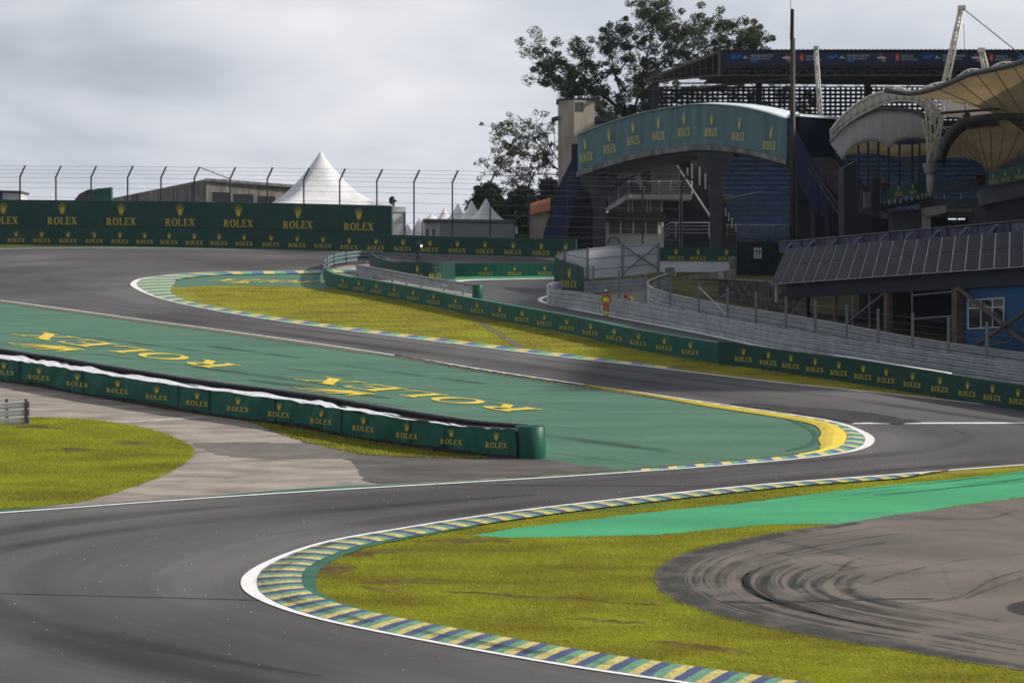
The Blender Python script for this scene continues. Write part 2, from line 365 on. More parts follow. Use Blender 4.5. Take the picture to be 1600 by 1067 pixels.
M['solar'] = mat('solar_glass', (0.013, 0.014, 0.022), 0.55, 0.2, 0.6, spec=0.12)
M['alu'] = mat('aluminium_frame', (0.40, 0.42, 0.50), 0.6)
M['orange'] = mat('orange_overall', (0.55, 0.10, 0.02), 0.7, 0.25, 6)
M['hivis'] = mat('hi_vis', (0.55, 0.80, 0.06), 0.6, 0.1)
M['skin'] = mat('skin', (0.35, 0.2, 0.14), 0.6)
M['red'] = mat('red_paint', (0.45, 0.02, 0.015), 0.4, 0.1)
M['glass'] = mat('dark_glass', (0.02, 0.028, 0.035), 0.08, 0.1, spec=0.6)
M['rust'] = mat('rusty_steel', (0.13, 0.10, 0.085), 0.8, 0.3, 2)
M['mural'] = mat('mural_print', (0.10, 0.10, 0.17), 0.6, 0.3, 0.9, 2, col2=(0.018, 0.018, 0.05))
M['roofbanner'] = mat('roof_banner_navy', (0.020, 0.028, 0.075), 0.5, 0.1)
M['print_white'] = mat('white_print', (0.55, 0.55, 0.6), 0.5)
M['print_blue'] = mat('blue_print', (0.01, 0.16, 0.5), 0.5)
M['print_red'] = mat('red_print', (0.5, 0.06, 0.03), 0.5)
M['print_orange'] = mat('orange_print', (0.6, 0.28, 0.03), 0.5)
def glassm(name, col, alpha):
    m = mat(name, col, 0.1, 0.05); b = m.node_tree.nodes['Principled BSDF']; b.inputs['Alpha'].default_value = alpha; return m
M['glassgreen'] = glassm('green_glass_film', (0.02, 0.10, 0.07), 0.8)
M['glassteal'] = glassm('teal_glass_film', (0.12, 0.22, 0.20), 0.9)
M['glassclear'] = glassm('clear_glass', (0.10, 0.12, 0.13), 0.45)

# ------------------------------------------------------------------ lettering: slab-serif letters and a five-point crown
def letter_pieces(ch):
    q = []
    def R_(x0, y0, x1, y1): q.append([(x0, y0), (x1, y0), (x1, y1), (x0, y1)])
    def ring(cx, cy, ro, so, ri, si, a0=0, a1=360, n=22):
        for k in range(n):
            t0 = math.radians(a0 + (a1 - a0) * k / n); t1 = math.radians(a0 + (a1 - a0) * (k + 1) / n)
            q.append([(cx+ro*math.cos(t0), cy+so*math.sin(t0)), (cx+ro*math.cos(t1), cy+so*math.sin(t1)), (cx+ri*math.cos(t1), cy+si*math.sin(t1)), (cx+ri*math.cos(t0), cy+si*math.sin(t0))])
    if ch == 'O': ring(.45, .5, .45, .53, .25, .45); return q, .90
    if ch == 'R':
        R_(.1, .07, .28, .93); R_(0, 0, .38, .07); R_(0, .93, .30, 1)
        ring(.30, .74, .42, .26, .20, .19, -90, 90, 12); R_(.28, .93, .305, 1); R_(.28, .48, .305, .55)
        q.append([(.36, .47), (.56, .49), (.84, .0), (.62, .0)]); R_(.84, 0, .92, .07); return q, .92
    if ch == 'L':
        R_(.1, .07, .28, .93); R_(0, .93, .38, 1); R_(0, 0, .72, .07); q.append([(.62, .07), (.72, .07), (.76, .33), (.72, .33)]); return q, .76
    if ch == 'E':
        R_(.1, .07, .28, .93); R_(0, .93, .72, 1); R_(0, 0, .74, .07); R_(.28, .47, .50, .54)
        q.append([(.63, .07), (.74, .07), (.78, .32), (.74, .32)]); q.append([(.63, .93), (.72, .93), (.74, .70), (.70, .70)]); q.append([(.48, .40), (.53, .40), (.53, .62), (.48, .62)]); return q, .78
    if ch == 'X':
        q.append([(.60, 0), (.84, 0), (.29, 1), (.05, 1)]); q.append([(.09, 0), (.18, 0), (.42, .40), (.37, .47)]); q.append([(.46, .60), (.51, .52), (.80, 1), (.71, 1)])
        R_(0, 0, .30, .06); R_(.52, 0, .92, .06); R_(-.02, .94, .38, 1); R_(.60, .94, .90, 1); return q, .90
def logo_pieces():
    "list of polygons (x in -0.5..0.5, y in 0..0.76) with a layer index"
    out = []; x = 0; gap = .11; tmp = []
    for ch in 'ROLEX':
        q, w = letter_pieces(ch); tmp += [([(a + x, b) for a, b in p], i % 4 if ch != 'O' else 0) for i, p in enumerate(q)]; x += w + gap
    wt = x - gap
    for p, k in tmp: out.append(([(a / wt - .5, b * .25) for a, b in p], k))
    # crown
    for tx, ty, bx in ((0, .73, 0), (.062, .71, .026), (-.062, .71, -.026), (.12, .655, .055), (-.12, .655, -.055)):
        out.append(([(bx - .02, .47), (bx + .02, .47), (tx + .004, ty), (tx - .004, ty)], 1))
        c = [(tx + .013 * math.cos(a), ty + .015 * math.sin(a)) for a in [k * math.pi / 3 for k in range(6)]]; out.append((c, 2))
    out.append(([(-.052, .405), (.052, .405), (.078, .49), (-.078, .49)], 0))
    n = 14
    for k in range(n):
        a, b = 2*math.pi*k/n, 2*math.pi*(k+1)/n
        out.append(([(.062*math.cos(a), .39+.034*math.sin(a)), (.062*math.cos(b), .39+.034*math.sin(b)), (.036*math.cos(b), .39+.014*math.sin(b)), (.036*math.cos(a), .39+.014*math.sin(a))], 3))
    return out
LOGO = logo_pieces()
def logo_mesh(material, name='word', crown=False):
    me = bpy.data.meshes.new(name); v = []; f = []
    for p, k in LOGO:
        if (min(b for a, b in p) > .3) != crown: continue
        n = len(v); ar = sum(p[i][0]*p[(i+1) % len(p)][1] - p[(i+1) % len(p)][0]*p[i][1] for i in range(len(p)))
        if ar > 0: p = p[::1]
        else: p = p[::-1]
        v += [(a, -0.0015 * k, b) for a, b in p]; f.append(tuple(range(n, n + len(p))))
    me.from_pydata(v, [], f); me.materials.append(material); me.update(); return me
LM = {k_: (logo_mesh(M[m_], 'word'), logo_mesh(M[m_], 'crown_emblem', True)) for k_, m_ in (('gold', 'gold'), ('pale', 'gold_pale'))}
def place_logo(a, b, zbot, hgt, parent, key='gold', off=0.05):
    "logo spanning world points a (left) to b (right) seen from the camera side; hgt = total height of word and crown"
    a = Vector(a); b = Vector(b); xax = (b - a); w = xax.length; xax.normalize(); up = Vector((0, 0, 1)); nrm = up.cross(xax)  # away from viewer
    if nrm.y < 0: pass
    c = (a + b) / 2 - nrm.normalized() * off
    m = Matrix(((xax.x*w, nrm.x, 0, 0), (xax.y*w, nrm.y, 0, 0), (xax.z*w, 0, hgt/.76, 0), (0, 0, 0, 1)))
    m.translation = Vector((c.x, c.y, zbot + (c.z - (a.z + b.z) / 2))) - wloc(parent)
    for me in LM[key]:
        o = bpy.data.objects.new(me.name, me); link(o, parent); o.matrix_basis = m
    return o
def ground_logo(name, label, c, U, Vv, Cv, matl, z=0.05):
    "word and crown painted on the ground; pixel centre of the word, pixel width vector, pixel height vectors"
    for crown in (False, True):
        v = []; f = []
        for p, k in LOGO:
            if (min(b for a, b in p) > .3) != crown: continue
            n = len(v); pts = []
            for a, b in p:
                t = (b - .125) / .25 if not crown else .5
                px = c[0] + a*U[0] + t*Vv[0]; py = c[1] + a*U[1] + t*Vv[1]
                if crown: px += (b - .25) / .25 * Cv[0] + Cv[0]*.52; py += (b - .25) / .25 * Cv[1] - abs(Cv[0])*.07
                g = G(px, py); pts.append(Vector((g.x, g.y, g.z + z + 0.002 * k)))
            if (pts[1] - pts[0]).cross(pts[2] - pts[1]).z < 0: pts = pts[::-1]
            v += pts; f.append(tuple(range(n, n + len(pts))))
        o = mesh('road_emblem' if crown else name, v, f, matl); tag(o, label.replace('word', 'crown emblem') if crown else label, 'painted emblem' if crown else 'painted lettering')

def text_mesh(txt, size, material, name='lettering'):
    cu = bpy.data.curves.new('t', 'FONT'); cu.body = txt; cu.size = size; cu.align_x = 'LEFT'; cu.resolution_u = 2
    o = bpy.data.objects.new('t', cu); COL.objects.link(o); dg = bpy.context.evaluated_depsgraph_get()
    me = bpy.data.meshes.new_from_object(o.evaluated_get(dg)); COL.objects.unlink(o); bpy.data.objects.remove(o)
    me.name = name; me.materials.clear(); me.materials.append(material); return me

# ------------------------------------------------------------------ terrain
tv = []; tf = []
ys = [-150, -60, 0, 30, 60, 90, 120, 150, 180, 210, CREST, 235, 250, 320, 500, 900, 1600, 3500]; xs = list(np.linspace(-1500, 1500, 31))
for y in ys:
    for x in xs: tv.append((x, y, (B * y if y <= CREST else B * CREST) ))
for j in range(len(ys) - 1):
    for i in range(len(xs) - 1):
        a = j * len(xs) + i; tf.append((a, a + 1, a + 1 + len(xs), a + len(xs)))
tag(mesh('ground', tv, tf, M['terrain']), kind='structure')

# ------------------------------------------------------------------ the track ribbon
AB = [((1150,409),(1150,413)),((1000,408),(1000,412)),((880,404),(864,411)),((640,397.5),(680,413)),((400,391),(510,422.5)),((200,388),(330,426)),((0,390),(232,434)),((-200,400),(205,443)),((-300,425),(214,453)),
 ((-200,448),(250,467)),((0,470),(320,483)),((200,497),(460,506)),((400,524),(640,529)),((600,553),(830,553)),((800,585),(1010,574)),((1000,614),(1200,597)),
 ((1150,636),(1400,618)),((1290,657),(1600,640)),((1345,673),(1850,665)),((1366,689),(2000,695)),((1340,705),(1850,712)),((1250,718),(1600,727)),
 ((1100,731),(1400,742)),((900,745),(1200,757)),((700,757),(1000,777)),((500,768.5),(800,800)),((300,781.5),(640,824)),((100,796),(500,849.5)),
 ((-100,812),(408,883)),((-300,840),(377,911)),((-420,890),(405,938.5)),((-420,960),(500,969.5)),((-300,1030),(680,1006)),((-100,1090),(900,1044.5)),((200,1150),(1150,1081)),((500,1220),(1450,1128))]
NS = 10
Ag = [G(*q) for q in cat([a for a, b in AB], NS)]; Bg = [G(*q) for q in cat([b for a, b in AB], NS)]
ribbon2('track', Ag, Bg, 0.02, M['track'], cross=6)
def seg(C, i0, i1): return C[int(i0 * NS): int(i1 * NS) + 1]
def bump(i, c, w): return math.exp(-((i - c) / w) ** 2)
def line(C, i0, i1, side, w0=.14, tips=(), wt=.4, z=.045, name='track_edge_line', wid=1.1):
    c = seg(C, i0, i1); n = len(c); d = []
    for k in range(n):
        i = i0 + k / NS; d.append(side * (w0 + sum((wt - w0) * bump(i, t, wid) for t in tips)))
    ribbon2(name, offs(c, -0.02 * side), offs(c, d), z, M['white_line'])
    return d
# left of travel: A runs away to the left then back to the right; +1/-1 picks the side away from the asphalt
def side_of(C, O, i):
    k = int(i * NS); t = (C[k + 1] - C[k]).normalized(); nrm = Vector((-t.y, t.x, 0)); return -1 if (O[k] - C[k]).dot(nrm) > 0 else 1
sA = side_of(Ag, Bg, 15); sB = side_of(Bg, Ag, 15)
line(Ag, 10, 28, sA, .15, (19,), .38)
line(Bg, 3, 34.9, sB, .15, (7.3, 29), .46)
line(Ag, 2, 7, -sA, .16, name='track_edge_line')
# thin strip of green painted asphalt at the foot of the far wall
ribbon2('verge', offs(seg(Ag, 2, 8), 0), offs(seg(Ag, 2, 8), [sA * 1.6] * 61), 0.03, M['grn_island'])

# ---- first island (upper)
isl1 = [Bg[k] for k in range(3 * NS, 19 * NS)] + [G(1900, 640), G(1600, 618), G(1400, 590), G(1200, 560), G(1060, 540), G(960, 520), G(860, 500), G(755, 480), G(680, 464), G(600, 446), G(560, 420), G(680, 413.5)]
fill('grass_verge', isl1, M['grass_g'], z=0.012)
def kerb(C, i0, i1, side, d0, wfun, matl, z0=.05, z1=.10, name='kerb', label=None):
    c = seg(C, i0, i1); w = [wfun(i0 + k / NS) for k in range(len(c))]; n = len(c)
    a = offs(c, [side * (d0(i0 + k / NS)) for k in range(n)]); b = offs(c, [side * (d0(i0 + k / NS) + w[k]) for k in range(n)])
    o = ribbon2(name, a, b, [z0, z0 + .025, z1, z1 - .01], matl, cross=3)
    # outer drop
    return a, b
lw = lambda tips, wt=.4, w0=.15: (lambda i: w0 + sum((wt - w0) * bump(i, t, 1.1) for t in tips) + .02)
kerb(Bg, 3.6, 14.2, sB, lw((7.3,), .46), lambda i: .75 + 1.9 * bump(i, 7.2, 1.4) + 2.7 * bump(i, 4.4, 2.0) * (1 if i < 6.5 else .6) - .5 * max(0, min(1, i - 13.2)), M['kerb_far'], name='kerb')
fill('green_verge', gpoly([(262,441),(300,434),(350,430.5),(420,428.5),(512,427),(514,452),(470,448.5),(400,447),(330,446.5),(285,449),(268,446)], 4), M['grn_island'], z=0.022)
ground_logo('road_lettering', 'worn yellow word painted on the green strip inside the far kerb', (415, 440), (-150, -4.0), (-34, 3.0), (-14, 1.6), M['yel_paint'])
fill('dirt_path', gpoly([(722,489),(735,491),(770,512),(812,538),(822,546),(808,545),(780,526),(745,503)], 3), M['rust'], z=0.03)

# ---- second island (painted green)
i2 = [Ag[k] for k in range(9 * NS, 28 * NS)] + [G(-250, 700), G(-250, 600)]
fill('green_runoff', i2, M['grn_island'], z=0.018)
kerb(Ag, 13.1, 22.6, sA, lw((19,), .38), lambda i: (.32 + .42 * bump(i, 19.2, 1.6)) * min(1, max(.02, (i - 13.1) * 2)) * min(1, max(.05, (22.6 - i) * 2)), stripes('kerb_paint_mid', [(0.05, 0.13, 0.30), (0.10, 0.33, 0.17), (0.62, 0.54, 0.20)], 1.2), name='kerb')
kerb(Ag, 9, 13.6, sA, lambda i: .17, lambda i: .85 if i < 13 else .5, M['grille'], .03, .045, name='serrated_strip')
kerb(Ag, 13.6, 16.2, sA, lambda i: .5, lambda i: .38 * max(.1, min(1, (16.2 - i))), M['grille'], .03, .045, name='serrated_strip')
# yellow bump kerb behind the painted one
c = seg(Ag, 14.6, 20.9); n = len(c); a0 = []; b0 = []
for k in range(n):
    i = 14.6 + k / NS; f = min(1, (i - 14.6) / 1.2) * min(1, max(0.02, (20.9 - i) / .8)); a0.append(sA * (.46 + .95 * bump(i, 19.1, 1.1) * .7)); b0.append(a0[-1] + sA * f * (.60 + .62 * bump(i, 18.7, 1.7)))
ribbon2('yellow_kerb', offs(c, a0), offs(c, b0), [.06, .11, .14, .11, .05], M['yel_paint'], cross=4)
kerb(Ag, 19.9, 23.5, sA, lambda i: .62 + .35*bump(i, 19.9, .8), lambda i: .45 * max(.05, min(1, (23.5 - i) / 1.5)), M['dry'], .03, .035, name='dry_grass_strip')
# dark tyre arc inside the green paint
ribbon2('tyre_mark', gpoly([(1100,628),(1180,640),(1240,655),(1272,672),(1280,684),(1268,697),(1230,706)], 8, False), gpoly([(1100,630),(1178,643),(1236,659),(1265,674),(1271,684),(1260,695),(1228,704)], 8, False), 0.034, M['grn_dark'])
fill('runoff', gpoly([(-160,575),(0,596),(129,616),(278,640),(450,666),(560,690),(803,714),(860,722),(960,736),(860,744),(700,753),(500,765),(300,778),(100,792),(-100,808),(-200,800)], 1), M['concrete_run'], z=0.026)
fill('old_asphalt_apron', rough(gpoly([(470,690),(540,703),(600,712),(803,714),(900,726),(985,737),(900,741),(800,747),(700,752),(600,757),(566,750),(548,722)], 4), .07, .3, 2), M['oldasph'], z=0.031)
fill('old_asphalt_patch', rough(gpoly([(300,693),(380,692),(470,694),(540,703),(556,716),(440,718),(380,716),(330,708)], 4), .12, .3, 4), mat('patched_asphalt', (0.15, 0.135, 0.125), 0.85, 0.2, 0.8, 6, grain=0.15, gscale=14), z=0.034)
ribbon2('green_edge', offs(seg(Ag, 21.6, 28), sA * .17), offs(seg(Ag, 21.6, 28), [sA * (.5 + .28 * math.sin(k * .23)) for k in range(65)]), 0.037, M['grn_dark'])
fill('chalk_line', gpoly([(128,659),(200,658.5),(260,655),(318,651),(318,653.5),(260,658),(200,661),(128,661)], 1), mat('faded_white', (0.42, 0.40, 0.37), 0.8, 0.25, 3), z=0.036)
LG = [(-120,655),(0,655),(60,654),(150,658),(230,671),(278,688),(301,704),(292,722),(250,746),(190,768),(130,784),(60,793),(0,797),(-120,806)]
fill('grass_field', rough(gpoly(LG, 5), .13), M['grass_g'], z=0.042)
WG = [(380,655),(450,668),(560,688),(680,706),(760,716),(700,717),(620,714),(560,710),(500,697),(440,680)]
fill('grass_strip', rough(gpoly(WG, 4), .10), M['dry'], z=0.040)
ground_logo('road_lettering', 'large yellow painted word on green runoff, the one nearer the left frame edge', (198, 548), (-311, -53), (-50, 3.5), (-56, -1.5), M['yel_paint'])
ground_logo('road_lettering', 'large yellow painted word on green runoff, beside the barrier end', (653, 617.5), (-337, -51), (-52, 3.5), (-58, -1.5), M['yel_paint'])
ribbon2('pit_line', gpoly([(1337,661.5),(1600,661),(1750,661)], 2, False), gpoly([(1330,663.5),(1600,663),(1750,663)], 2, False), 0.04, M['white_line'])

# ---- third island (foreground)
i3 = [Bg[k] for k in range(21 * NS, 35 * NS)] + [G(2700, 1200), G(2700, 690), G(1900, 700)]
fill('grass_infield', i3, M['grass_g'], z=0.02)
kerb(Bg, 21.6, 34.9, sB, lw((29,), .46), lambda i: (.95 + .36 * max(0, min(1, (i - 23) / 2))) * min(1, max(.05, (i - 21.6) * 2)), M['kerb'], name='kerb')
c = seg(Bg, 25.6, 33.8); wd = []; w1 = []
for k in range(len(c)):
    i = 25.6 + k / NS; s0 = .17 + .31 * bump(i, 29, 1.1) + (.95 + .36 * max(0, min(1, (i - 23) / 2))); wd.append(sB * (s0 - .02)); w1.append(sB * (s0 + .04 + .42 * bump(i, 28.6, 2.0) + .03 * math.sin(k * 1.7)))
ribbon2('dark_green_strip', offs(c, wd), offs(c, w1), [.075, .06], M['grn_dark'])
GR = [(733,838),(800,827),(900,815),(1000,803),(1150,788),(1300,769),(1400,758),(1500,749),(1580,739),(1640,732),(1900,712),(2400,690),(2400,716),(1900,742),(1600,778),(1500,791),(1400,806),(1310,820),(1200,821),(1120,828),(1040,836),(900,840.5),(800,841)]
fill('bright_green_runoff', rough(gpoly(GR, 1), .05, .3, 5), M['grn_bright'], z=0.034)
SK = [(1310,820),(1400,806),(1600,779),(1900,742),(2500,700),(2600,1180),(1950,1100),(1600,1049),(1500,1034),(1400,1016),(1300,1000),(1200,981),(1110,958),(1055,938),(1027,917),(1024,895),(1050,874),(1110,855),(1200,836)]
def skid_mat():
    m = mat('skidded_asphalt', (0.150, 0.127, 0.111), 0.8, 0.2, 0.35, 6, col2=(0.104, 0.090, 0.080), grain=0.14, gscale=18, stretch=(0.6, 1.4, 1), spec=0.25)
    t = m.node_tree; n = t.nodes; l = t.links; b = n['Principled BSDF']; src = b.inputs['Base Color'].links[0].from_socket
    tc_ = n.new('ShaderNodeTexCoord'); out = src
    for (cx, cy, r0, r1, per, thr, dk, seed) in ((1330, 905, 2.4, 9.6, 2.1, .56, .22, 0), (1560, 945, 1.0, 9, 1.7, .56, .2, 4), (1400, 840, 4, 16, 1.5, .6, .25, 9)):
        g = G(cx, cy); sb = n.new('ShaderNodeVectorMath'); sb.operation = 'SUBTRACT'; sb.inputs[1].default_value = g; l.new(tc_.outputs['Object'], sb.inputs[0])
        dn = n.new('ShaderNodeTexNoise'); dn.inputs['Scale'].default_value = 0.16; dn.inputs['Detail'].default_value = 1; l.new(tc_.outputs['Object'], dn.inputs['Vector'])
        sc = n.new('ShaderNodeVectorMath'); sc.operation = 'MULTIPLY'; sc.inputs[1].default_value = (1, .62, 0); l.new(sb.outputs[0], sc.inputs[0])
        ln = n.new('ShaderNodeVectorMath'); ln.operation = 'LENGTH'; l.new(sc.outputs[0], ln.inputs[0])
        cx_ = n.new('ShaderNodeCombineXYZ'); ad_ = n.new('ShaderNodeMath'); ad_.operation = 'MULTIPLY_ADD'; ad_.inputs[1].default_value = 2.5; l.new(dn.outputs[0], ad_.inputs[0]); l.new(ln.outputs['Value'], ad_.inputs[2])
        l.new(ad_.outputs[0], cx_.inputs[0]); cx_.inputs[2].default_value = seed
        wv = n.new('ShaderNodeTexNoise'); wv.inputs['Scale'].default_value = per; wv.inputs['Detail'].default_value = 2; wv.inputs['Roughness'].default_value = .6; l.new(cx_.outputs[0], wv.inputs['Vector'])
        mr = n.new('ShaderNodeMapRange'); mr.interpolation_type = 'SMOOTHSTEP'; mr.inputs[1].default_value = thr - .05; mr.inputs[2].default_value = thr + .08; mr.inputs[3].default_value = 0; mr.inputs[4].default_value = 1; l.new(wv.outputs[0], mr.inputs[0])
        pn = n.new('ShaderNodeTexNoise'); pn.inputs['Scale'].default_value = .22; pn.inputs['Detail'].default_value = 3
        sb2 = n.new('ShaderNodeVectorMath'); sb2.operation = 'ADD'; sb2.inputs[1].default_value = (seed, seed, 0); l.new(tc_.outputs['Object'], sb2.inputs[0]); l.new(sb2.outputs[0], pn.inputs['Vector'])
        pm = n.new('ShaderNodeMapRange'); pm.inputs[1].default_value = .42; pm.inputs[2].default_value = .58; l.new(pn.outputs[0], pm.inputs[0])
        mu1 = n.new('ShaderNodeMath'); mu1.operation = 'MULTIPLY'; l.new(mr.outputs[0], mu1.inputs[0]); l.new(pm.outputs[0], mu1.inputs[1])
        rr = n.new('ShaderNodeMapRange'); rr.inputs[1].default_value = r0 * .5; rr.inputs[2].default_value = r0; l.new(ln.outputs['Value'], rr.inputs[0])
        mu2 = n.new('ShaderNodeMath'); mu2.operation = 'MULTIPLY'; l.new(mu1.outputs[0], mu2.inputs[0]); l.new(rr.outputs[0], mu2.inputs[1])
        mu3 = n.new('ShaderNodeMath'); mu3.operation = 'MULTIPLY'; mu3.inputs[1].default_value = dk; l.new(mu2.outputs[0], mu3.inputs[0])
        mx_ = n.new('ShaderNodeMix'); mx_.data_type = 'RGBA'; mx_.inputs[7].default_value = (0.045, 0.052, 0.05, 1); l.new(mu3.outputs[0], mx_.inputs[0]); l.new(out, mx_.inputs[6]); out = mx_.outputs[2]
    l.new(out, b.inputs['Base Color']); return m
M['skid'] = skid_mat()
skg = rough(gpoly(SK, 5), .07, .25, 3); fill('skid_marked_asphalt', skg, M['skid'], z=0.038)
def decal(name, col, op, scale, thr=.5, det=5):
    m = mat(name, col, .8, .2); t_ = m.node_tree; n_ = t_.nodes; l_ = t_.links; b_ = n_['Principled BSDF']; tc_ = n_.new('ShaderNodeTexCoord')
    nz = n_.new('ShaderNodeTexNoise'); nz.inputs['Scale'].default_value = scale; nz.inputs['Detail'].default_value = det; l_.new(tc_.outputs['Object'], nz.inputs['Vector'])
    uvn = n_.new('ShaderNodeUVMap'); sp = n_.new('ShaderNodeSeparateXYZ'); l_.new(uvn.outputs[0], sp.inputs[0])
    pp_ = n_.new('ShaderNodeMath'); pp_.operation = 'PINGPONG'; pp_.inputs[1].default_value = .5; l_.new(sp.outputs[0], pp_.inputs[0])
    e_ = n_.new('ShaderNodeMapRange'); e_.inputs[1].default_value = 0; e_.inputs[2].default_value = .4; l_.new(pp_.outputs[0], e_.inputs[0])
    m1 = n_.new('ShaderNodeMapRange'); m1.inputs[1].default_value = thr - .16; m1.inputs[2].default_value = thr + .12; m1.inputs[4].default_value = op; l_.new(nz.outputs[0], m1.inputs[0])
    mm = n_.new('ShaderNodeMath'); mm.operation = 'MULTIPLY'; l_.new(m1.outputs[0], mm.inputs[0]); l_.new(e_.outputs[0], mm.inputs[1]); l_.new(mm.outputs[0], b_.inputs['Alpha']); return m
M['mark'] = decal('rubber_mark', (0.050, 0.056, 0.052), .52, .7); M['mark2'] = decal('soft_rubber', (0.045, 0.044, 0.046), .42, .12)
def strip(name, pxs, w, matl, z, n=8):
    c_ = [G(q[0], q[1]) for q in cat(pxs, n)]; K = len(c_) - 1
    ww = [w * (.25 + .75 * math.sin(math.pi * (k + .3) / (K + .6)) ** .5) for k in range(K + 1)] if not isinstance(w, list) else w
    ribbon2(name, offs(c_, [q/2 for q in ww]), offs(c_, [-q/2 for q in ww]), z, matl)
base_c = [(1330,818),(1200,838),(1110,857),(1056,876),(1032,896),(1034,915),(1062,936),(1115,956),(1205,978),(1305,997),(1405,1013),(1505,1031),(1620,1050)]
rk = random.Random(5); zz_ = .0400
strip('rubber_rim', [(q[0] + 12, q[1]) for q in base_c], 1.5, decal('rim_rubber', (0.050, 0.054, 0.052), .8, .9, .46), zz_)
for k in range(46):
    s_ = .98 - .60 * (k / 46); cxx = 1500 + rk.uniform(-12, 30); cyy = 926 + rk.uniform(-5, 5) * (1 - s_ * .5)
    pc = [(cxx + (q[0] - 1480) * s_ + rk.uniform(-1, 1), cyy + (q[1] - 926) * s_) for q in base_c]
    a_ = rk.choice((0, 1, 2, 3, 4)); b__ = rk.choice((7, 8, 9, 10, 11, 12)); zz_ += .0006
    strip('tyre_mark', pc[a_:b__ + 1], rk.choice((.10, .14, .2, .3, .42)), M['mark'], zz_)
for pts_ in ([(1150,850),(1230,868),(1310,885),(1420,898),(1520,893)], [(1190,842),(1290,862),(1370,880)], [(1300,905),(1330,880),(1370,868)], [(1600,893),(1550,908),(1500,935),(1420,945)], [(1600,905),(1540,925),(1510,938)], [(1590,800),(1540,812),(1470,812),(1420,808)], [(1600,868),(1500,878),(1400,900),(1330,925)]):
    zz_ += .0006; strip('tyre_mark', pts_, .22, M['mark'], zz_)
# soft dark rubber lines and resurfacing joints on the racing surface
for k, (f0, i0_, i1_, w_) in enumerate(((.30, 8, 15, 1.6), (.62, 10, 19, 1.1), (.78, 20, 27, 1.8), (.55, 24, 33, 1.3), (.35, 26, 34, 2.2), (.8, 17.5, 22, 1.5), (.2, 18, 23, 1.2), (.5, 3, 9, 1.6))):
    c_ = [Ag[j].lerp(Bg[j], f0 + .12 * math.sin(j * .05 + k)) for j in range(int(i0_*NS), int(i1_*NS))]; K = len(c_)
    ribbon2('rubber_line', offs(c_, [w_/2 * min(1, (j + 1) / 12, (K - j) / 12) for j in range(K)]), offs(c_, [-w_/2 * min(1, (j + 1) / 12, (K - j) / 12) for j in range(K)]), .0412 + .0005*k, M['mark2'])
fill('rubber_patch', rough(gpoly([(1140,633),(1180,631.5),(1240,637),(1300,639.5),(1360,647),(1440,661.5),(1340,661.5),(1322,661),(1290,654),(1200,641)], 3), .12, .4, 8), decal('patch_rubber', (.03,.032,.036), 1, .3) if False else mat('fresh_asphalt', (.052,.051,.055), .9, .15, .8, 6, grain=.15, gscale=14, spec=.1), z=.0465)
M['scuff'] = decal('paint_scuff', (0.045, 0.085, 0.062), .55, .35); M['fade'] = decal('paint_fade', (0.16, 0.27, 0.20), .45, .3)
rs = random.Random(21)
for k in range(22):
    x0 = rs.uniform(-40, 900); f_ = rs.uniform(.12, .9); ln_ = rs.uniform(120, 420); y0 = (480 + x0 * .142) * (1 - f_) + (590 + x0 * .135) * f_
    if x0 > 700: y0 = 600 + x0*.03 + 80 * f_
    strip('scuff', [(x0, y0), (x0 + ln_*.5, y0 + ln_*.064), (x0 + ln_, y0 + ln_*.13)], rs.choice((.15, .3, .6, 1.2)), M['scuff'] if k % 3 else M['fade'], .0250 + .0004*k)
M['scuff2'] = decal('bright_scuff', (0.03, 0.17, 0.085), .7, .4)
for k in range(14):
    x0 = rs.uniform(850, 1500); yy = 838 - (x0 - 735) * .098; dy_ = rs.uniform(-26, 2); strip('scuff', [(x0, yy + dy_), (x0 + 110, yy + dy_ - 10), (x0 + 240, yy + dy_ - 26)], rs.choice((.12, .2, .4)), M['scuff2'], .0354 + .0001*k)
M['kerbrub'] = decal('kerb_rubber', (0.03, 0.03, 0.034), .6, .9, .53)
for k, (i_, j_, d_) in enumerate(((26, 33.5, .62), (27.2, 31, .9), (24, 29, .5))):
    c_ = offs(seg(Bg, i_, j_), sB * d_); K = len(c_); ribbon2('kerb_rubber', offs(c_, [.16 * min(1, (j+1)/8, (K-j)/8) for j in range(K)]), offs(c_, [-.16 * min(1, (j+1)/8, (K-j)/8) for j in range(K)]), .108 + .002*k, M['kerbrub'])
rk2 = random.Random(9)
mbd = MB()
for _ in range(260):
    j = rk2.randint(20*NS, 33*NS); q = Ag[j].lerp(Bg[j], rk2.uniform(.02, .98)); w_ = rk2.uniform(.008, .02); mbd.box(q + Vector((rk2.uniform(-1,1), rk2.uniform(-1,1), .06)), w_, w_, .02, rk2.uniform(0, 3))
o = mbd.build('marbles', M['offwhite']); tag(o, 'tiny pale grit scattered on the near asphalt', 'grit', kind='stuff')
for k, (i_, j_) in enumerate(((24.1, 23.2), (13.6, 14.0), (30.4, 30.0), (8.4, 8.2))):
    a = Ag[int(i_*NS)]; b = Bg[int(j_*NS)]; d_ = (b - a).normalized(); nr_ = Vector((-d_.y, d_.x, 0)) * .035; ribbon2('tarmac_joint', [a + nr_, b + nr_], [a - nr_, b - nr_], .046, M['dkgrey'])
crack = cat([(1130,942),(1200,944),(1290,941),(1400,938),(1460,938)], 4)
ribbon2('asphalt_joint', [G(q[0], q[1] - .5) for q in crack], [G(q[0], q[1] + .5) for q in crack], 0.068, M['black'])

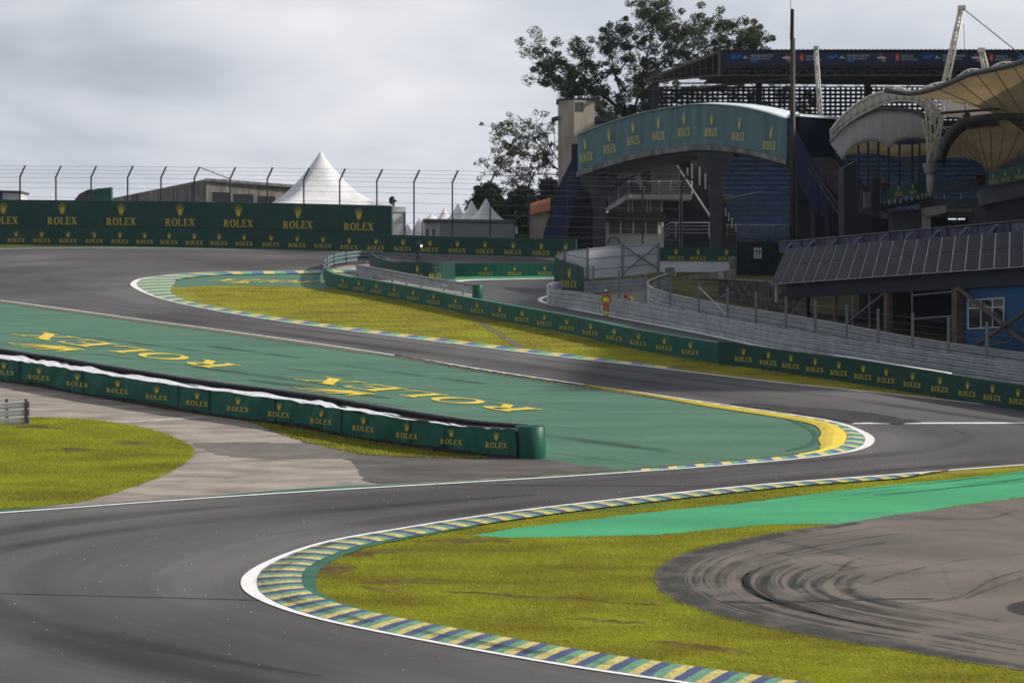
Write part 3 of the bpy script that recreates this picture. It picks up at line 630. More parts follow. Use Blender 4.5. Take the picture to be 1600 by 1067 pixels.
# ------------------------------------------------------------------ grass blades
RUTS = []
for pts_ in ([(492,884),(520,879),(560,886),(540,896),(500,897)], [(560,918),(640,920),(600,927)], [(520,866),(600,858),(640,861),(560,872)], [(690,925),(760,926),(820,932),(900,934),(960,941),(1035,945),(1035,947.5),(955,944),(890,937),(800,934.5),(740,929),(690,927)], [(640,846),(740,842),(800,846),(720,850)], [(880,965),(960,968),(1010,975),(930,973)], [(1000,1000),(1100,1008),(1180,1022),(1090,1016)], [(560,912),(640,905),(700,909),(620,914)]):
    q_ = rough(gpoly(pts_, 4), .10, .2, len(RUTS)); RUTS.append(q_); fill('worn_soil', q_, M['dry'], z=.026 + .0005*len(RUTS))
for pts_ in ([(20,664),(70,667),(100,672),(60,672),(20,669)], [(180,690),(240,694),(220,698),(180,696)], [(90,700),(150,704),(110,708)]):
    q_ = rough(gpoly(pts_, 4), .12, .2, len(RUTS)); RUTS.append(q_); fill('worn_soil', q_, M['dry'], z=.048 + .0005*len(RUTS))
def inside(px, py, poly):
    r = np.zeros(len(px), bool); n = len(poly); j = n - 1
    for i in range(n):
        xi, yi = poly[i]; xj, yj = poly[j]
        cnd = ((yi > py) != (yj > py)) & (px < (xj - xi) * (py - yi) / (yj - yi + 1e-12) + xi); r ^= cnd; j = i
    return r
def blades(name, poly, holes, n, h, w, z0, label, matl):
    P2 = [(q.x, q.y) for q in poly]; X = np.array([q[0] for q in P2]); Y = np.array([q[1] for q in P2])
    x = rng.uniform(X.min(), X.max(), n); y = rng.uniform(Y.min(), Y.max(), n)
    # frame cull: only what the camera or a step aside sees
    ok = inside(x, y, P2) & (np.abs(x / np.maximum(y, 1)) < 0.25) & (y > 50)
    for hp in holes: ok &= ~inside(x, y, [(q.x, q.y) for q in hp])
    x = x[ok]; y = y[ok]; k = len(x); x = x + rng.normal(0, .07, k); y = y + rng.normal(0, .07, k); z = B * y + z0
    hh = h * rng.uniform(.5, 1.3, k); a = rng.uniform(0, 2 * np.pi, k); lx = rng.normal(0, .4, k) * hh; ly = rng.normal(0, .4, k) * hh
    V = np.zeros((k, 3, 3)); V[:, 0] = np.stack([x - w*np.cos(a), y - w*np.sin(a), z], 1); V[:, 1] = np.stack([x + w*np.cos(a), y + w*np.sin(a), z], 1); V[:, 2] = np.stack([x + lx, y + ly, z + hh], 1)
    me = bpy.data.meshes.new(name); me.vertices.add(3*k); me.vertices.foreach_set('co', V.ravel().astype(np.float32)); me.loops.add(3*k); me.loops.foreach_set('vertex_index', np.arange(3*k, dtype=np.int32))
    me.polygons.add(k); me.polygons.foreach_set('loop_start', np.arange(0, 3*k, 3, dtype=np.int32)); me.materials.append(matl); me.update(calc_edges=True); me.validate()
    o = link(bpy.data.objects.new(name, me)); return tag(o, label, 'grass', kind='stuff')
def wend(i): return .17 + .31 * bump(i, 29, 1.1) + (.95 + .36 * max(0, min(1, (i - 23) / 2))) + (.04 + .42 * bump(i, 28.6, 2.0) if 25.6 < i < 33.8 else 0)
i3in = [q for q in offs([Bg[k] for k in range(int(21.6*NS), 35*NS)], [sB * wend(k/NS) for k in range(int(21.6*NS), 35*NS)])] + [G(1900, 1135), G(1900, 700)]
skh = skg; grh = gpoly(GR, 1)
blades('grass', i3in, [skh, grh] + RUTS, 1100000, .045, .014, .02, 'short yellow green grass inside the foreground kerb', M['blade'])
blades('grass', gpoly(LG, 5), RUTS, 220000, .055, .018, .04, 'short green grass field at the left edge below the barrier', M['blade'])
blades('grass', gpoly([(q[0], q[1]) for q in [(285,452),(330,449),(400,449),(470,450),(515,455),(600,468),(680,483),(755,498),(880,523),(1000,549),(1125,571),(1200,579),(1400,610),(1600,642),(1400,613),(1200,590),(1010,568),(830,546),(640,521),(460,498),(330,474)]], 1), [], 150000, .08, .03, .012, 'yellow green grass of the far infield below the banner barrier', M['blade'])
blades('grass', gpoly(WG, 4), [], 30000, .07, .02, .04, 'dry grass strip under the near green barrier', M['blade'])

# ------------------------------------------------------------------ barriers and banners
def path_at(Cg, px):
    "point on a ground polyline whose image column is px (first crossing)"
    for a, b in zip(Cg[:-1], Cg[1:]):
        xa = 800 + F * a.x / a.y; xb = 800 + F * b.x / b.y
        if (xa - px) * (xb - px) <= 0 and abs(xb - xa) > 1e-6:
            return a.lerp(b, (px - xa) / (xb - xa))
    return None
def dense(pxs, n=8): return [G(q[0], q[1]) for q in cat(pxs, n)]
def wall_sheet(name, Cg, z0, z1, th, matl, parent, off=0.0, wob=0.0):
    "upright sheet following the path, offset towards the camera side, with thickness"
    A = offs(Cg, off); A2 = offs(Cg, off + th); mb = MB(); n = len(A); v = []
    for i in range(n):
        w = wob * math.sin(i * .9) * .5 + wob * math.sin(i * .37 + 1)
        for q, zz in ((A[i], z0), (A[i], z1 + w), (A2[i], z1 + w), (A2[i], z0)): v.append((q.x, q.y, q.z + zz))
    f = []
    for i in range(n - 1):
        for k in range(4): f.append((4*i + k, 4*i + (k+1) % 4, 4*i + 4 + (k+1) % 4, 4*i + 4 + k))
    f += [(0, 1, 2, 3), (4*n-1, 4*n-2, 4*n-3, 4*n-4)]
    return mesh(name, v, f, matl, parent)
def logos_on(Cg, xs_, wpx, zb, hgt, parent, key='gold', off=.08):
    for x in xs_:
        w = wpx(x) if callable(wpx) else wpx
        a = path_at(Cg, x - w / 2); b = path_at(Cg, x + w / 2)
        if a is None or b is None: continue
        place_logo(a, b, (a.z + b.z) / 2 + zb, hgt, parent, key, off)

# far wall: low banner wall, tall banner behind it
FW = dense([(-150,379),(0,381.5),(200,384),(400,388),(610,395),(800,401),(900,404)], 6)
t = thing('banner_wall', 'low green banner wall running along the far edge of the asphalt under the catch fence', 'barrier', FW[0])
wall_sheet('banner', FW, 0, 1.66, .25, M['banner_dk'], t, off=-.02, wob=.02)
logos_on(FW, [-14,26,66,107,148,188,227,265,304,343,382,424,465,505,546,588,630,672,715,758,802,846,884], 27, .22, 1.10, t, off=.06)
FW2 = [q + Vector((0, .9, .9 * B)) for q in dense([(-150,379),(0,381.5),(200,384),(400,388),(611,395)], 6)]
t = thing('advertising_wall', 'tall dark green advertising wall with big gold words, behind the low banner wall', 'wall', FW2[0])
wall_sheet('panel', FW2, 0, 4.25, .25, M['banner_dk'], t, off=-.02)
logos_on(FW2, [6,98,190,282,373,466,561], 46, 1.9, 2.12, t, off=.06)

# catch fence on the far wall
def fence(name, label, Cg, posts, htop, lean, matl, wires, gapz=0.0, pr=.06, wr=.012, group=None):
    "posts: list of image columns"
    pts = [path_at(Cg, x) for x in posts]; pts = [p for p in pts if p is not None]
    t = thing(name, label, 'fence', pts[0], group)
    for p in pts:
        mb = MB(); k = htop - (lean[1] if lean else 0)
        mb.box(p + Vector((0, 0, k / 2)), pr*1.6, pr * 1.6, k)
        if lean:
            a = p + Vector((0, 0, k)); b = a + Vector((lean[0], 0, lean[1])); mb.bar(a - Vector((0, 0, .05)), b, pr, 4)
        mb.build('post', matl, t, origin=p)
    mb = MB()
    for z in wires:
        for a, b in zip(pts[:-1], pts[1:]):
            dx = 0
            if lean and z > htop - lean[1]: dx = lean[0] * (z - (htop - lean[1])) / lean[1]
            o_ = Vector((dx, -.06, z)); m_ = (a + b) / 2 + o_ - Vector((0, 0, .03)); mb.bar(a + o_, m_, wr, 3, cap=False); mb.bar(m_, b + o_, wr, 3, cap=False)
    mb.build('wire', M['wire'], t)
    return t, pts
FF = [q + Vector((0, 1.6, 1.6 * B)) for q in dense([(-150,379),(0,381.5),(200,384),(400,388),(610,395),(800,401),(900,404),(1100,411)], 6)]
tf_, fp = fence('catch_fence', 'tall catch fence with bent dark posts and cables above the far wall', FF, [-25,32,88,143,200,252,304,360,418,475,531,589,647,707,766,827,886,945,1004,1064], 7.55, (.52, 1.05), M['darkpost'],
      [.9*k for k in range(2, 7)] + [5.9, 6.4, 6.8, 7.15, 7.5], pr=.085, wr=.016)
mb = MB(); a, b = fp[6], fp[7]; mb.bar(a + Vector((.5, -.1, 7.5)), b + Vector((0, -.1, 6.4)), .05, 5); mb.bar(a + Vector((.05, -.1, 4.6)), b + Vector((0, -.1, 2.6)), .04, 5); mb.bar(a + Vector((.05, -.1, 2.6)), b + Vector((0, -.1, 4.9)), .04, 5)
mb.build('brace', M['post'], tf_)

# barrier round the first island
B1 = dense([(598,412),(560,411.5),(530,415.5),(512,421),(505.5,431),(507,443),(520,451),(545,456.5),(580,462),(680,481),(755,497),(880,521),(1000,547),(1125,569)], 6)
s1 = 1
t = thing('banner_barrier', 'long green banner barrier curling round the far infield tip', 'barrier', B1[40])
def sgn(Cg, i):
    "+1 if left of travel faces the camera"
    tt = (Cg[i+1] - Cg[i]).normalized(); return 1 if -(tt.x) * 1 > 0 or False else -1
f1 = B1[30:]; b1 = B1[:31]
# outer side: for the front run the camera side lies right of travel
wall_sheet('banner', f1, .03, 1.14, .05, M['banner'], t, off=0.02, wob=.012)
wall_sheet('rail', f1, .25, 1.02, .10, M['steel'], t, off=.12)
wall_sheet('top_cover', f1, 1.08, 1.12, .35, mat('teal_cover', (0.02, 0.17, 0.12), .5, .2), t, off=.08)
wall_sheet('rear_banner', b1, .25, 1.10, .04, M['banner'], t, off=0.0)
for z in (.25, .6, .9): wall_sheet('rail', b1, z, z + .17, .06, M['post'], t, off=.06)
for k in range(0, 31, 5):
    mb = MB(); mb.box(B1[k] + Vector((.12, 0, .6)), .1, .1, 1.2); mb.build('post', M['dkgrey'], t, origin=B1[k])
def w1(x): return 14 if x < 545 else (17 if x < 620 else 19 + (x - 620) / 60)
logos_on(f1, [536,561,588,616,646,678,712,746,781,816,851,886,923,960,998,1038,1079,1118], lambda x: w1(x), .27, .70, t, off=.03)
B2 = dense([(1122,569.5),(1160,573),(1200,579),(1300,594),(1400,610),(1500,627),(1600,643),(1720,662),(1900,690),(2150,728)], 5)
t = thing('banner_barrier', 'darker green banner barrier with a white top edge running to the right frame edge', 'barrier', B2[0])
wall_sheet('banner', B2, .02, 1.22, .06, M['banner_dk'], t, off=0, wob=.02)
wall_sheet('backing', B2, .0, 1.0, .5, M['dkgrey'], t, off=.08)
wall_sheet('cloth_edge', [q for q in B2 if 1300 < 800 + F*q.x/q.y < 1500], 1.2, 1.26, .28, M['whitecloth'], t, off=.02, wob=.02)
logos_on(B2, [1162,1201,1236,1274,1311,1349,1385,1426,1469,1512,1551,1591,1632], 27, .30, .74, t, off=.03)

# inner gravel pocket, wavy banners and guard rail
fill('gravel_pocket', gpoly([(515,441),(524,420),(560,414),(600,413),(600,420),(585,426),(620,437),(680,447),(735,458),(740,468),(700,470),(620,456),(560,446)], 3), M['concrete_run'], z=0.03)
fill('pit_exit_road', gpoly([(585,428),(640,436),(711,434),(866,433),(872,441),(856,449),(856,464),(868,474),(947,492),(1000,501),(1100,520),(1200,542),(1300,559),(1400,574),(1500,588),(1700,612),(1700,640),(1500,612),(1400,595),(1200,562),(1100,547),(1000,530),(880,505),(800,488),(740,470),(735,458),(680,447)], 1), M['pitroad'], z=0.024)
ribbon2('pit_exit_line', gpoly([(872,462),(852,463.5),(841,468),(846,474),(880,482),(947,495),(1000,505),(1100,524.5),(1200,546),(1300,563),(1400,578),(1500,592),(1700,616)], 6, False), gpoly([(872,463.6),(856,465),(848,468.3),(852,472.5),(882,480),(948,493),(1001,503),(1101,522),(1201,543.4),(1301,560),(1401,575.4),(1501,589),(1701,613)], 6, False), 0.05, M['white_line'])
ribbon2('pit_exit_line', gpoly([(690,447),(702,441),(730,438),(790,436.5),(866,435.5)], 6, False), gpoly([(694,449),(708,443),(734,439.5),(790,437.6),(866,436.6)], 6, False), 0.05, M['white_line'])
ribbon2('green_verge', gpoly([(690,444),(720,434),(866,432)], 4, False), gpoly([(690,447),(725,437.3),(866,435.2)], 4, False), 0.045, M['grn_bright'])
C2 = dense([(577,424),(590,430),(604,434),(627,437.5),(652,438.5),(680,438.5),(711,437)], 5)
t = thing('wavy_banner', 'short wavy green banner on a curved barrier behind the far barrier', 'barrier', C2[10])
wall_sheet('banner', C2, 0, 1.42, .15, M['banner_dk'], t, wob=.05)
logos_on(C2, [627,652,680,703], lambda x: 19 if x > 640 else 16, .22, 1.0, t, off=.06)
C3 = dense([(709,433.5),(760,434),(866,433)], 5)
t = thing('straight_banner', 'straight bright green banner barrier beside the pit exit behind the wavy banner', 'barrier', C3[0])
wall_sheet('banner', C3, 0.1, 1.13, .15, M['banner'], t)
logos_on(C3, [716,759,804,851], 21, .2, .72, t, off=.06)
def armco(name, label, Cg, rails, z0, off, parent=None, step=1, cat_='guard rail', posts=True, dz=.31):
    t = thing(name, label, cat_, Cg[0]); A = offs(Cg, off)
    prof = [(0, 0), (.05, .03), (.05, .09), (0, .13), (0, .15), (.05, .19), (.05, .25), (0, .28)]
    for r in range(rails):
        v = []; f = []; n = len(prof)
        for i in range(len(Cg)):
            d = (A[i] - Cg[i]).normalized(); 
            for px_, pz in prof: q = A[i] - d * px_; v.append((q.x, q.y, q.z + z0 + r * dz + pz))
        for i in range(len(Cg) - 1):
            for k in range(n - 1): f.append((i*n+k, i*n+k+1, (i+1)*n+k+1, (i+1)*n+k))
        mesh('rail', v, f, M['steel'], t)
    if posts:
        d = 0; last = None
        for i in range(len(Cg)):
            if last is None or (Cg[i] - last).length > 2.6:
                last = Cg[i]; dd = (A[i] - Cg[i]).normalized(); mb = MB(); h = z0 + rails * dz + .02; mb.box(A[i] - dd * .16 + Vector((0, 0, h/2)), .1, .14, h); mb.build('post', M['post'], t, origin=Cg[i])
    return t
C4 = dense([(556,432),(600,440),(655,451),(712,460),(746,466)], 5)
t = armco('guard_rail', 'pale guard rail beside the gravel pocket ending in a green cap', C4, 2, .25, -.02, cat_='guard rail')
wall_sheet('top_cover', C4, .86, .92, .45, M['grey'], t, off=-.1)
mb = MB(); mb.lathe(C4[-1] + Vector((0, .1, 0)), [(.36, 0), (.38, .05), (.38, .92), (.34, .97)], 14); mb.build('end_cap', mat('green_cap', (.01, .10, .05), .4, .1), t, True)

# long steel barrier in front of the access road, and the second one behind
def top2base(pts, h): # top pixel -> base pixel for a barrier of height h
    out = []
    for x, y in pts:
        yb = y
        for _ in range(20): yb = y + h * (yb - V0) / H
        out.append((x, yb))
    return out
C5 = dense(top2base([(876,440),(862,441),(855,445),(858,449),(875,452),(905,455),(947,462),(1000,471),(1100,489),(1200,508),(1300,524),(1400,539),(1500,553),(1600,566),(1720,581),(1900,603),(2150,632)], 1.28), 6)
armco('guard_rail', 'long high grey steel guard rail in front of the fence posts beside the pit exit', C5, 4, .05, -.02)
t, _ = fence('debris_fence', 'row of straight grey fence posts with thin wires behind the long guard rail', [q + Vector((.0, .5, .5*B)) for q in C5[14:]], [927,967,1009,1047,1092,1137,1181,1228,1274,1323,1372,1426,1482,1542,1604], 3.05, None, M['post'], [1.4, 1.75, 2.1, 2.45, 2.8], pr=.085, wr=.008)
pa = path_at(C5, 1093); pb = path_at(C5, 1136); mb = MB(); mb.bar(pa + Vector((0, .4, 2.8)), pb + Vector((0, .4, 1.45)), .035, 5); mb.bar(pb + Vector((0, .4, 2.7)), pa + Vector((1.0, .4, 2.0)), .018, 4); mb.build('brace', M['steel'], t)
C6 = dense(top2base([(1045,429),(1028,434),(1014,440),(1011,446),(1020,452),(1045,460),(1090,470),(1141,480),(1180,486),(1260,499),(1327,511),(1429,530),(1600,554),(1700,566),(1900,590),(2150,618)], 1.2), 6)
t = armco('guard_rail', 'grey guard rail curving round the grass bank behind the fence posts', C6, 4, .0, -.02)
wall_sheet('top_rail', C6, 1.2, 1.3, .16, M['conc_lt'], t, off=-.05)
fill('access_road', gpoly([(918,462),(940,459),(1012,452),(1016,470),(1060,482),(1141,497),(1260,517),(1429,547),(1700,590),(1700,603),(1500,576),(1300,548),(1100,514),(960,485)], 1), M['conc'], z=0.02)
C7 = dense(top2base([(912,437),(960,434),(1013,431)], 1.1), 4)
armco('guard_rail', 'dark guard rail under the white sheeted fence', C7, 3, .1, -.02)

# white sheeted fence and green corner banner
t = thing('sheeted_fence', 'white sheeted fence panels with grey posts and cross brace by the pit exit', 'fence', G(972, 450))
SH = [(868,399,405,449),(882,393,405,450),(918,388.5,436,455),(973,383.5,432,453),(1029,381,425,450)]
pp = []
for x, yt, yb, yg in SH:
    g = G(x, yg); sc = g.y / F; pp.append((g, (yg - yt) * sc, (yg - yb) * sc))
for k in range(4):
    (a, ta, ba), (b, tb, bb) = pp[k], pp[k+1]; d = Vector((0, .06, 0)); U = Vector((0, 0, 1))
    mb = MB(); mb.hexa([a + U*ba, b + U*bb, b + U*bb + d, a + U*ba + d], [a + U*ta, b + U*tb, b + U*tb + d, a + U*ta + d]); mb.build('sheet', M['offwhite'], t)
    mb = MB()
    for q in (.3, .66, .97): mb.bar(a + U*(ba + (ta-ba)*q) - d, b + U*(bb + (tb-bb)*q) - d, .02, 4)
    mb.build('rail', M['post'], t)
for g, ta, ba in pp[1:]:
    mb = MB(); mb.box(g + Vector((0, -.1, ta/2 + .05)), .16, .12, ta + .1); mb.build('post', M['post'], t, origin=g)
mb = MB(); (a, ta, ba), (b, tb, bb) = pp[3], pp[4]; o_ = Vector((0, -.18, 0)); U = Vector((0, 0, 1))
mb.bar(a + o_ + U*ta, b + o_ + U*(bb + .2), .05, 5); mb.bar(a + o_*1.4 + U*(ba+.2), b + o_*1.4 + U*tb, .05, 5); mb.build('brace', M['post'], t)
g1, g2 = G(866, 452), G(912, 462)
t = thing('corner_banner', 'tall dark green banner board at the bend of the long steel guard rail', 'banner', g1)
h1, h2 = (452-402)*g1.y/F, (462-418)*g2.y/F; mb = MB(); d = Vector((.02, .12, 0)); U = Vector((0, 0, 1))
mb.hexa([g1, g2, g2 + d, g1 + d], [g1 + U*h1, g2 + U*h2, g2 + U*h2 + d, g1 + U*h1 + d]); mb.build('panel', M['banner_dk'], t)
a = g1.lerp(g2, .25); b = g1.lerp(g2, .78); place_logo(a, b, (a.z + b.z)/2 + .38, 1.5, t, off=.04)

# near barrier on the left, under the painted island
NB = dense([(-120,576),(0,597),(60,606),(129,618.5),(278,643.5),(450,668),(533,683),(694,709),(806,717.5)], 8)
t = thing('banner_barrier', 'near tyre barrier wrapped in pleated green banners with white cloth on top', 'barrier', NB[30])
def hb(q):   # banner height shrinks a little to the right end
    return 1.22
n = len(NB); v = []; f = []
NBo = offs(NB, 0)
seg_n = 3
fold = []
AA = []
for i in range(n - 1):
    for k in range(4): AA.append(NB[i].lerp(NB[i+1], k/4))
AA.append(NB[-1]); rows = 5
left = offs(AA, 1.0)
for i, q in enumerate(AA):
    nd = (left[i] - Vector((q.x, q.y, zg(q.y)))); nd.normalize()
    for r in range(rows):
        tt = r / (rows - 1); fo = .05 * math.sin(i * .55 - r * .9) * math.sin(i * .131) + .035 * math.sin(i * 1.3 + r) * (1 - tt)
        zz = .20 + .98 * tt + (.05 * math.sin(i * .12) if r == 0 else 0) + (.03 * math.sin(i * .4 + 1) if r == rows - 1 else 0)
        p = q - nd * fo * -1; v.append((p.x, p.y, zg(q.y) + zz))
for i in range(len(AA) - 1):
    for r in range(rows - 1): f.append((i*rows + r, i*rows + r + 1, (i+1)*rows + r + 1, (i+1)*rows + r))
mesh('banner', v, f, M['banner'], t, smooth=True)
sN = 1
wall_sheet('tyre_stack', NB, 0.02, 1.12, .78, M['rubber'], t, off=.12)
NA = len(AA)
def hback(i): f_ = i / NA; return 1.46 - .10 * min(1, f_ / .72) - .14 * max(0, (f_ - .72) / .28)
# white cover: bumpy cloth from banner top to back rail
v = []; f = []; cr_ = 6; Lb = offs(AA, 1.0)
for i, q in enumerate(AA):
    nd = (Lb[i] - Vector((q.x, q.y, zg(q.y)))).normalized(); endf = max(.12, min(1, (len(AA) - 6 - i) / 40)); wcov = (1.0 + .10 * math.sin(i * .21)) * endf
    for r in range(cr_):
        tt = r / (cr_ - 1); p = q + nd * (.03 + wcov * tt); v.append((p.x, p.y, zg(q.y) + 1.19 + (hback(i) - 1.35 + .04 * math.sin(i * .23)) * tt + .045 * math.sin(i * .5 + r * 1.9) * math.sin(i * .17 + 2)))
for i in range(len(AA) - 1):
    for r in range(cr_ - 1): f.append((i*cr_ + r, i*cr_ + r + 1, (i+1)*cr_ + r + 1, (i+1)*cr_ + r))
mesh('cloth_cover', v, f, M['whitecloth'], t, smooth=True)
def rail_var(name, off, th, z0, dz0, dz1, matl):
    A = offs(AA, off); A2 = offs(AA, off + th); v = []; f = []
    for i in range(NA):
        for q, zz in ((A[i], z0 if z0 is not None else hback(i) + dz0), (A[i], hback(i) + dz1), (A2[i], hback(i) + dz1), (A2[i], z0 if z0 is not None else hback(i) + dz0)): v.append((q.x, q.y, q.z + zz))
    for i in range(NA - 1):
        for k in range(4): f.append((4*i + k, 4*i + (k+1) % 4, 4*i + 4 + (k+1) % 4, 4*i + 4 + k))
    f += [(0, 1, 2, 3), (4*NA-1, 4*NA-2, 4*NA-3, 4*NA-4)]; mesh(name, v, f, matl, t)
rail_var('back_rail', 1.3, .07, .3, 0, -.08, M['rubber']); rail_var('rail_cap', 1.26, .14, None, -.08, .0, M['grey'])
wall_sheet('kerb_foot', NB, 0.0, .22, .3, mat('dark_foot', (0.06, 0.052, 0.045), .9, .4, 2), t, off=.06)  # mottled dark brown strip below the banner
logos_on(NB, [7,62,122,185,246,309,373,437,503,569,637,706,776], 34, .42, .64, t, off=.06)
for x in (30, 129, 278, 327, 430, 533, 640, 694):
    p = path_at(NB, x); mb = MB(); mb.box(p + Vector((0, -.05, .70)), .035, .05, 1.0); mb.build('seam', M['navydk'], t, origin=p)
g = G(829, 716.5); t2 = thing('end_barrel', 'dark green wrapped barrel closing the right end of the near barrier', 'barrel', g)
mb = MB(); prof = [(.60, .02), (.61, .04), (.61, 1.28), (.585, 1.30), (.57, 1.27), (.2, 1.26)]; mb.lathe(g + Vector((0, .3, 0)), prof, 28); mb.build('shell', mat('barrel_green', (0.012, 0.085, 0.06), .45, .15, 1.5), t2, True)
# extinguishers
for x, lab in ((316.5, 'red fire extinguisher with a white label leaning on the near banner'), (322.5, 'red fire extinguisher right of the labelled one at the near banner')):
    g = G(x, 646); t3 = thing('fire_extinguisher', lab, 'extinguisher', g, 'fire extinguishers at the near barrier')
    mb = MB(); mb.lathe(g, [(.075, 0), (.08, .02), (.08, .40), (.06, .46), (.03, .49)], 12); mb.build('cylinder', M['red'], t3, True)
    mb = MB(); mb.bar(g + Vector((0, 0, .49)), g + Vector((0, 0, .55)), .02); mb.box(g + Vector((.03, 0, .565)), .11, .02, .02); mb.build('handle', M['black'], t3)
    mb = MB(); mb.tube([g + Vector((-.03, 0, .52)), g + Vector((-.10, -.02, .46)), g + Vector((-.10, -.03, .2))], .012, 5); mb.build('hose', M['black'], t3)
    if x < 318: mb = MB(); mb.lathe(g, [(.082, .2), (.082, .34)], 12); mb.build('label_band', M['white'], t3, True)
# guard rail end at left
CL = [G(-90, 672), G(-40, 668), G(0, 665.5), G(46, 663)]
t = thing('guard_rail', 'short weathered three beam guard rail end at the left frame edge', 'guard rail', CL[0])
for r in range(3):
    mb = MB()
    for a, b in zip(CL[:-1], CL[1:]):
        z = .06 + r * .34; U = Vector((0, 0, 1)); d = Vector((0, .07, .0))
        mb.hexa([a + U*z, b + U*z, b + U*z + d, a + U*z + d], [a + U*(z+.09) - d*.6, b + U*(z+.09) - d*.6, b + U*(z+.11) + d, a + U*(z+.11) + d])
        mb.hexa([a + U*(z+.13), b + U*(z+.13), b + U*(z+.13) + d, a + U*(z+.13) + d], [a + U*(z+.26) - d*.6, b + U*(z+.26) - d*.6, b + U*(z+.28) + d, a + U*(z+.28) + d])
    mb.build('rail', M['steel'], t)
    mb = MB(); mb.box(CL[-1] + Vector((-.08, -.04, .06 + r*.34 + .13)), .18, .2, .29); mb.build('end_plate', M['grey'], t)
for x in (-60, 10, 40):
    g = G(x, 662); mb = MB(); mb.box(g + Vector((0, .1, .55)), .12, .15, 1.1); mb.build('post', M['grey'], t, origin=g)

# ------------------------------------------------------------------ people
def skin_fig(name, joints, edges, radii, matl, parent):
    "one continuous body grown by a skin modifier"
    me = bpy.data.meshes.new(name); me.from_pydata([tuple(j) for j in joints], edges, []); o = bpy.data.objects.new(name, me); link(o, parent)
    m = o.modifiers.new('skin', 'SKIN'); m.use_smooth_shade = True
    for i, r in enumerate(radii):
        o.data.skin_vertices[0].data[i].radius = (r, r) if not isinstance(r, tuple) else r
    o.data.skin_vertices[0].data[0].use_root = True
    o.modifiers.new('sub', 'SUBSURF').levels = 1; o.modifiers['sub'].render_levels = 1
    me.materials.append(matl); return o
def hand(parent, wrist, dirn, side):
    J = [Vector(wrist), Vector(wrist) + dirn * .07]; E = [(0, 1)]; Rr = [.02, (.035, .018)]
    lat = dirn.cross(Vector((0, 1, 0))).normalized()
    for k, ln in enumerate((.065, .08, .085, .075)):
        b = J[1] + lat * (k - 1.5) * .019; m_ = b + dirn * ln * .5; e = m_ + (dirn + Vector((0, -.5, 0))).normalized() * ln * .5; i = len(J); J += [b, m_, e]; E += [(1, i), (i, i+1), (i+1, i+2)]; Rr += [.009, .0085, .007]
    i = len(J); J += [J[0] + dirn*.03 + lat * side * .04, J[0] + dirn*.06 + lat * side * .055]; E += [(0, i), (i, i+1)]; Rr += [.011, .009]
    return skin_fig('hand', J, E, Rr, M['skin'], parent)
g = G(947, 496)
pz = thing('person', 'standing person in orange overalls with yellow back panel and white cap beside the guard rail', 'person', g)
def body(o, J, E, Rr): return skin_fig('body', J, E, Rr, M['orange'], o)
J = [(0,0,.95),(0,.0,1.12),(0,.02,1.34),(0,.0,1.48),(0,-.01,1.55),(-.10,0,.90),(-.11,.03,.50),(-.11,-.01,.10),(-.11,-.10,.05),(.10,0,.90),(.12,-.05,.50),(.10,.10,.12),(.10,.0,.05),(-.19,0,1.43),(-.26,.03,1.16),(-.27,-.03,.92),(.19,0,1.43),(.27,.02,1.17),(.25,-.06,.94)]
E = [(0,1),(1,2),(2,3),(3,4),(0,5),(5,6),(6,7),(7,8),(0,9),(9,10),(10,11),(11,12),(3,13),(13,14),(14,15),(3,16),(16,17),(17,18)]
Rr = [(.17,.12),(.16,.11),(.20,.12),(.12,.09),.055,.10,.075,.06,.05,.10,.075,.06,.05,.075,.055,.045,.075,.055,.045]
ob = body(pz, J, E, Rr)
mb = MB(); mb.lathe((0,0,0), [(.045, 1.53), (.075, 1.58), (.092, 1.66), (.085, 1.73), (.05, 1.775), (.01, 1.79)], 14); mb.lathe((0, -.085, 1.66), [(.004, -.02), (.014, 0), (.004, .02)], 6)
for s_ in (-1, 1): mb.lathe((s_*.09, 0, 1.66), [(.006, -.03), (.018, 0), (.006, .03)], 6)
mb.v = [v_ + g for v_ in mb.v]; mb.build('head', M['skin'], pz, True)
mb = MB(); mb.lathe(g, [(.098, 1.68), (.10, 1.73), (.06, 1.80), (.01, 1.815)], 14); mb.build('cap', M['white'], pz, True)
mb = MB(); mb.lathe(g, [(.098, 1.60), (.102, 1.68)], 14); mb.build('hair', mat('dark_hair', (.012, .012, .03), .6), pz, True)
mb = MB(); mb.lathe(g + Vector((0, .01, 0)), [(.19, 1.02), (.205, 1.10), (.205, 1.26), (.19, 1.29)], 16); mb.v = [Vector((g.x + (q.x-g.x)*1.0, g.y + (q.y-g.y)*.72, q.z)) for q in mb.v]; mb.build('hi_vis_panel', M['hivis'], pz, True)
for s_, yy in ((-.11, .01), (.11, .03)):
    mb = MB(); mb.lathe(g + Vector((s_, yy, 0)), [(.086, .22), (.09, .26), (.09, .40), (.086, .43)], 12); mb.build('leg_band', M['hivis'], pz, True)
hand(pz, (-.27, -.03, .90), Vector((0, 0, -1)), 1); hand(pz, (.25, -.06, .92), Vector((0, 0, -1)), -1)
tb = thing('bag', 'pale carrier bag held in the left hand of the standing person', 'bag', g + Vector((-.30, -.05, .45)))
mb = MB(); mb.hexa([g + Vector(q) for q in ((-.36,-.1,.48),(-.22,-.1,.48),(-.22,.05,.48),(-.36,.05,.48))], [g + Vector(q) for q in ((-.34,-.07,.80),(-.24,-.07,.80),(-.24,.02,.80),(-.34,.02,.80))]); mb.build('sack', M['offwhite'], tb)
mb = MB(); mb.tube([g + Vector(q) for q in ((-.33,-.03,.80),(-.29,-.04,.87),(-.25,-.03,.80))], .008, 4); mb.build('handle', M['white'], tb)
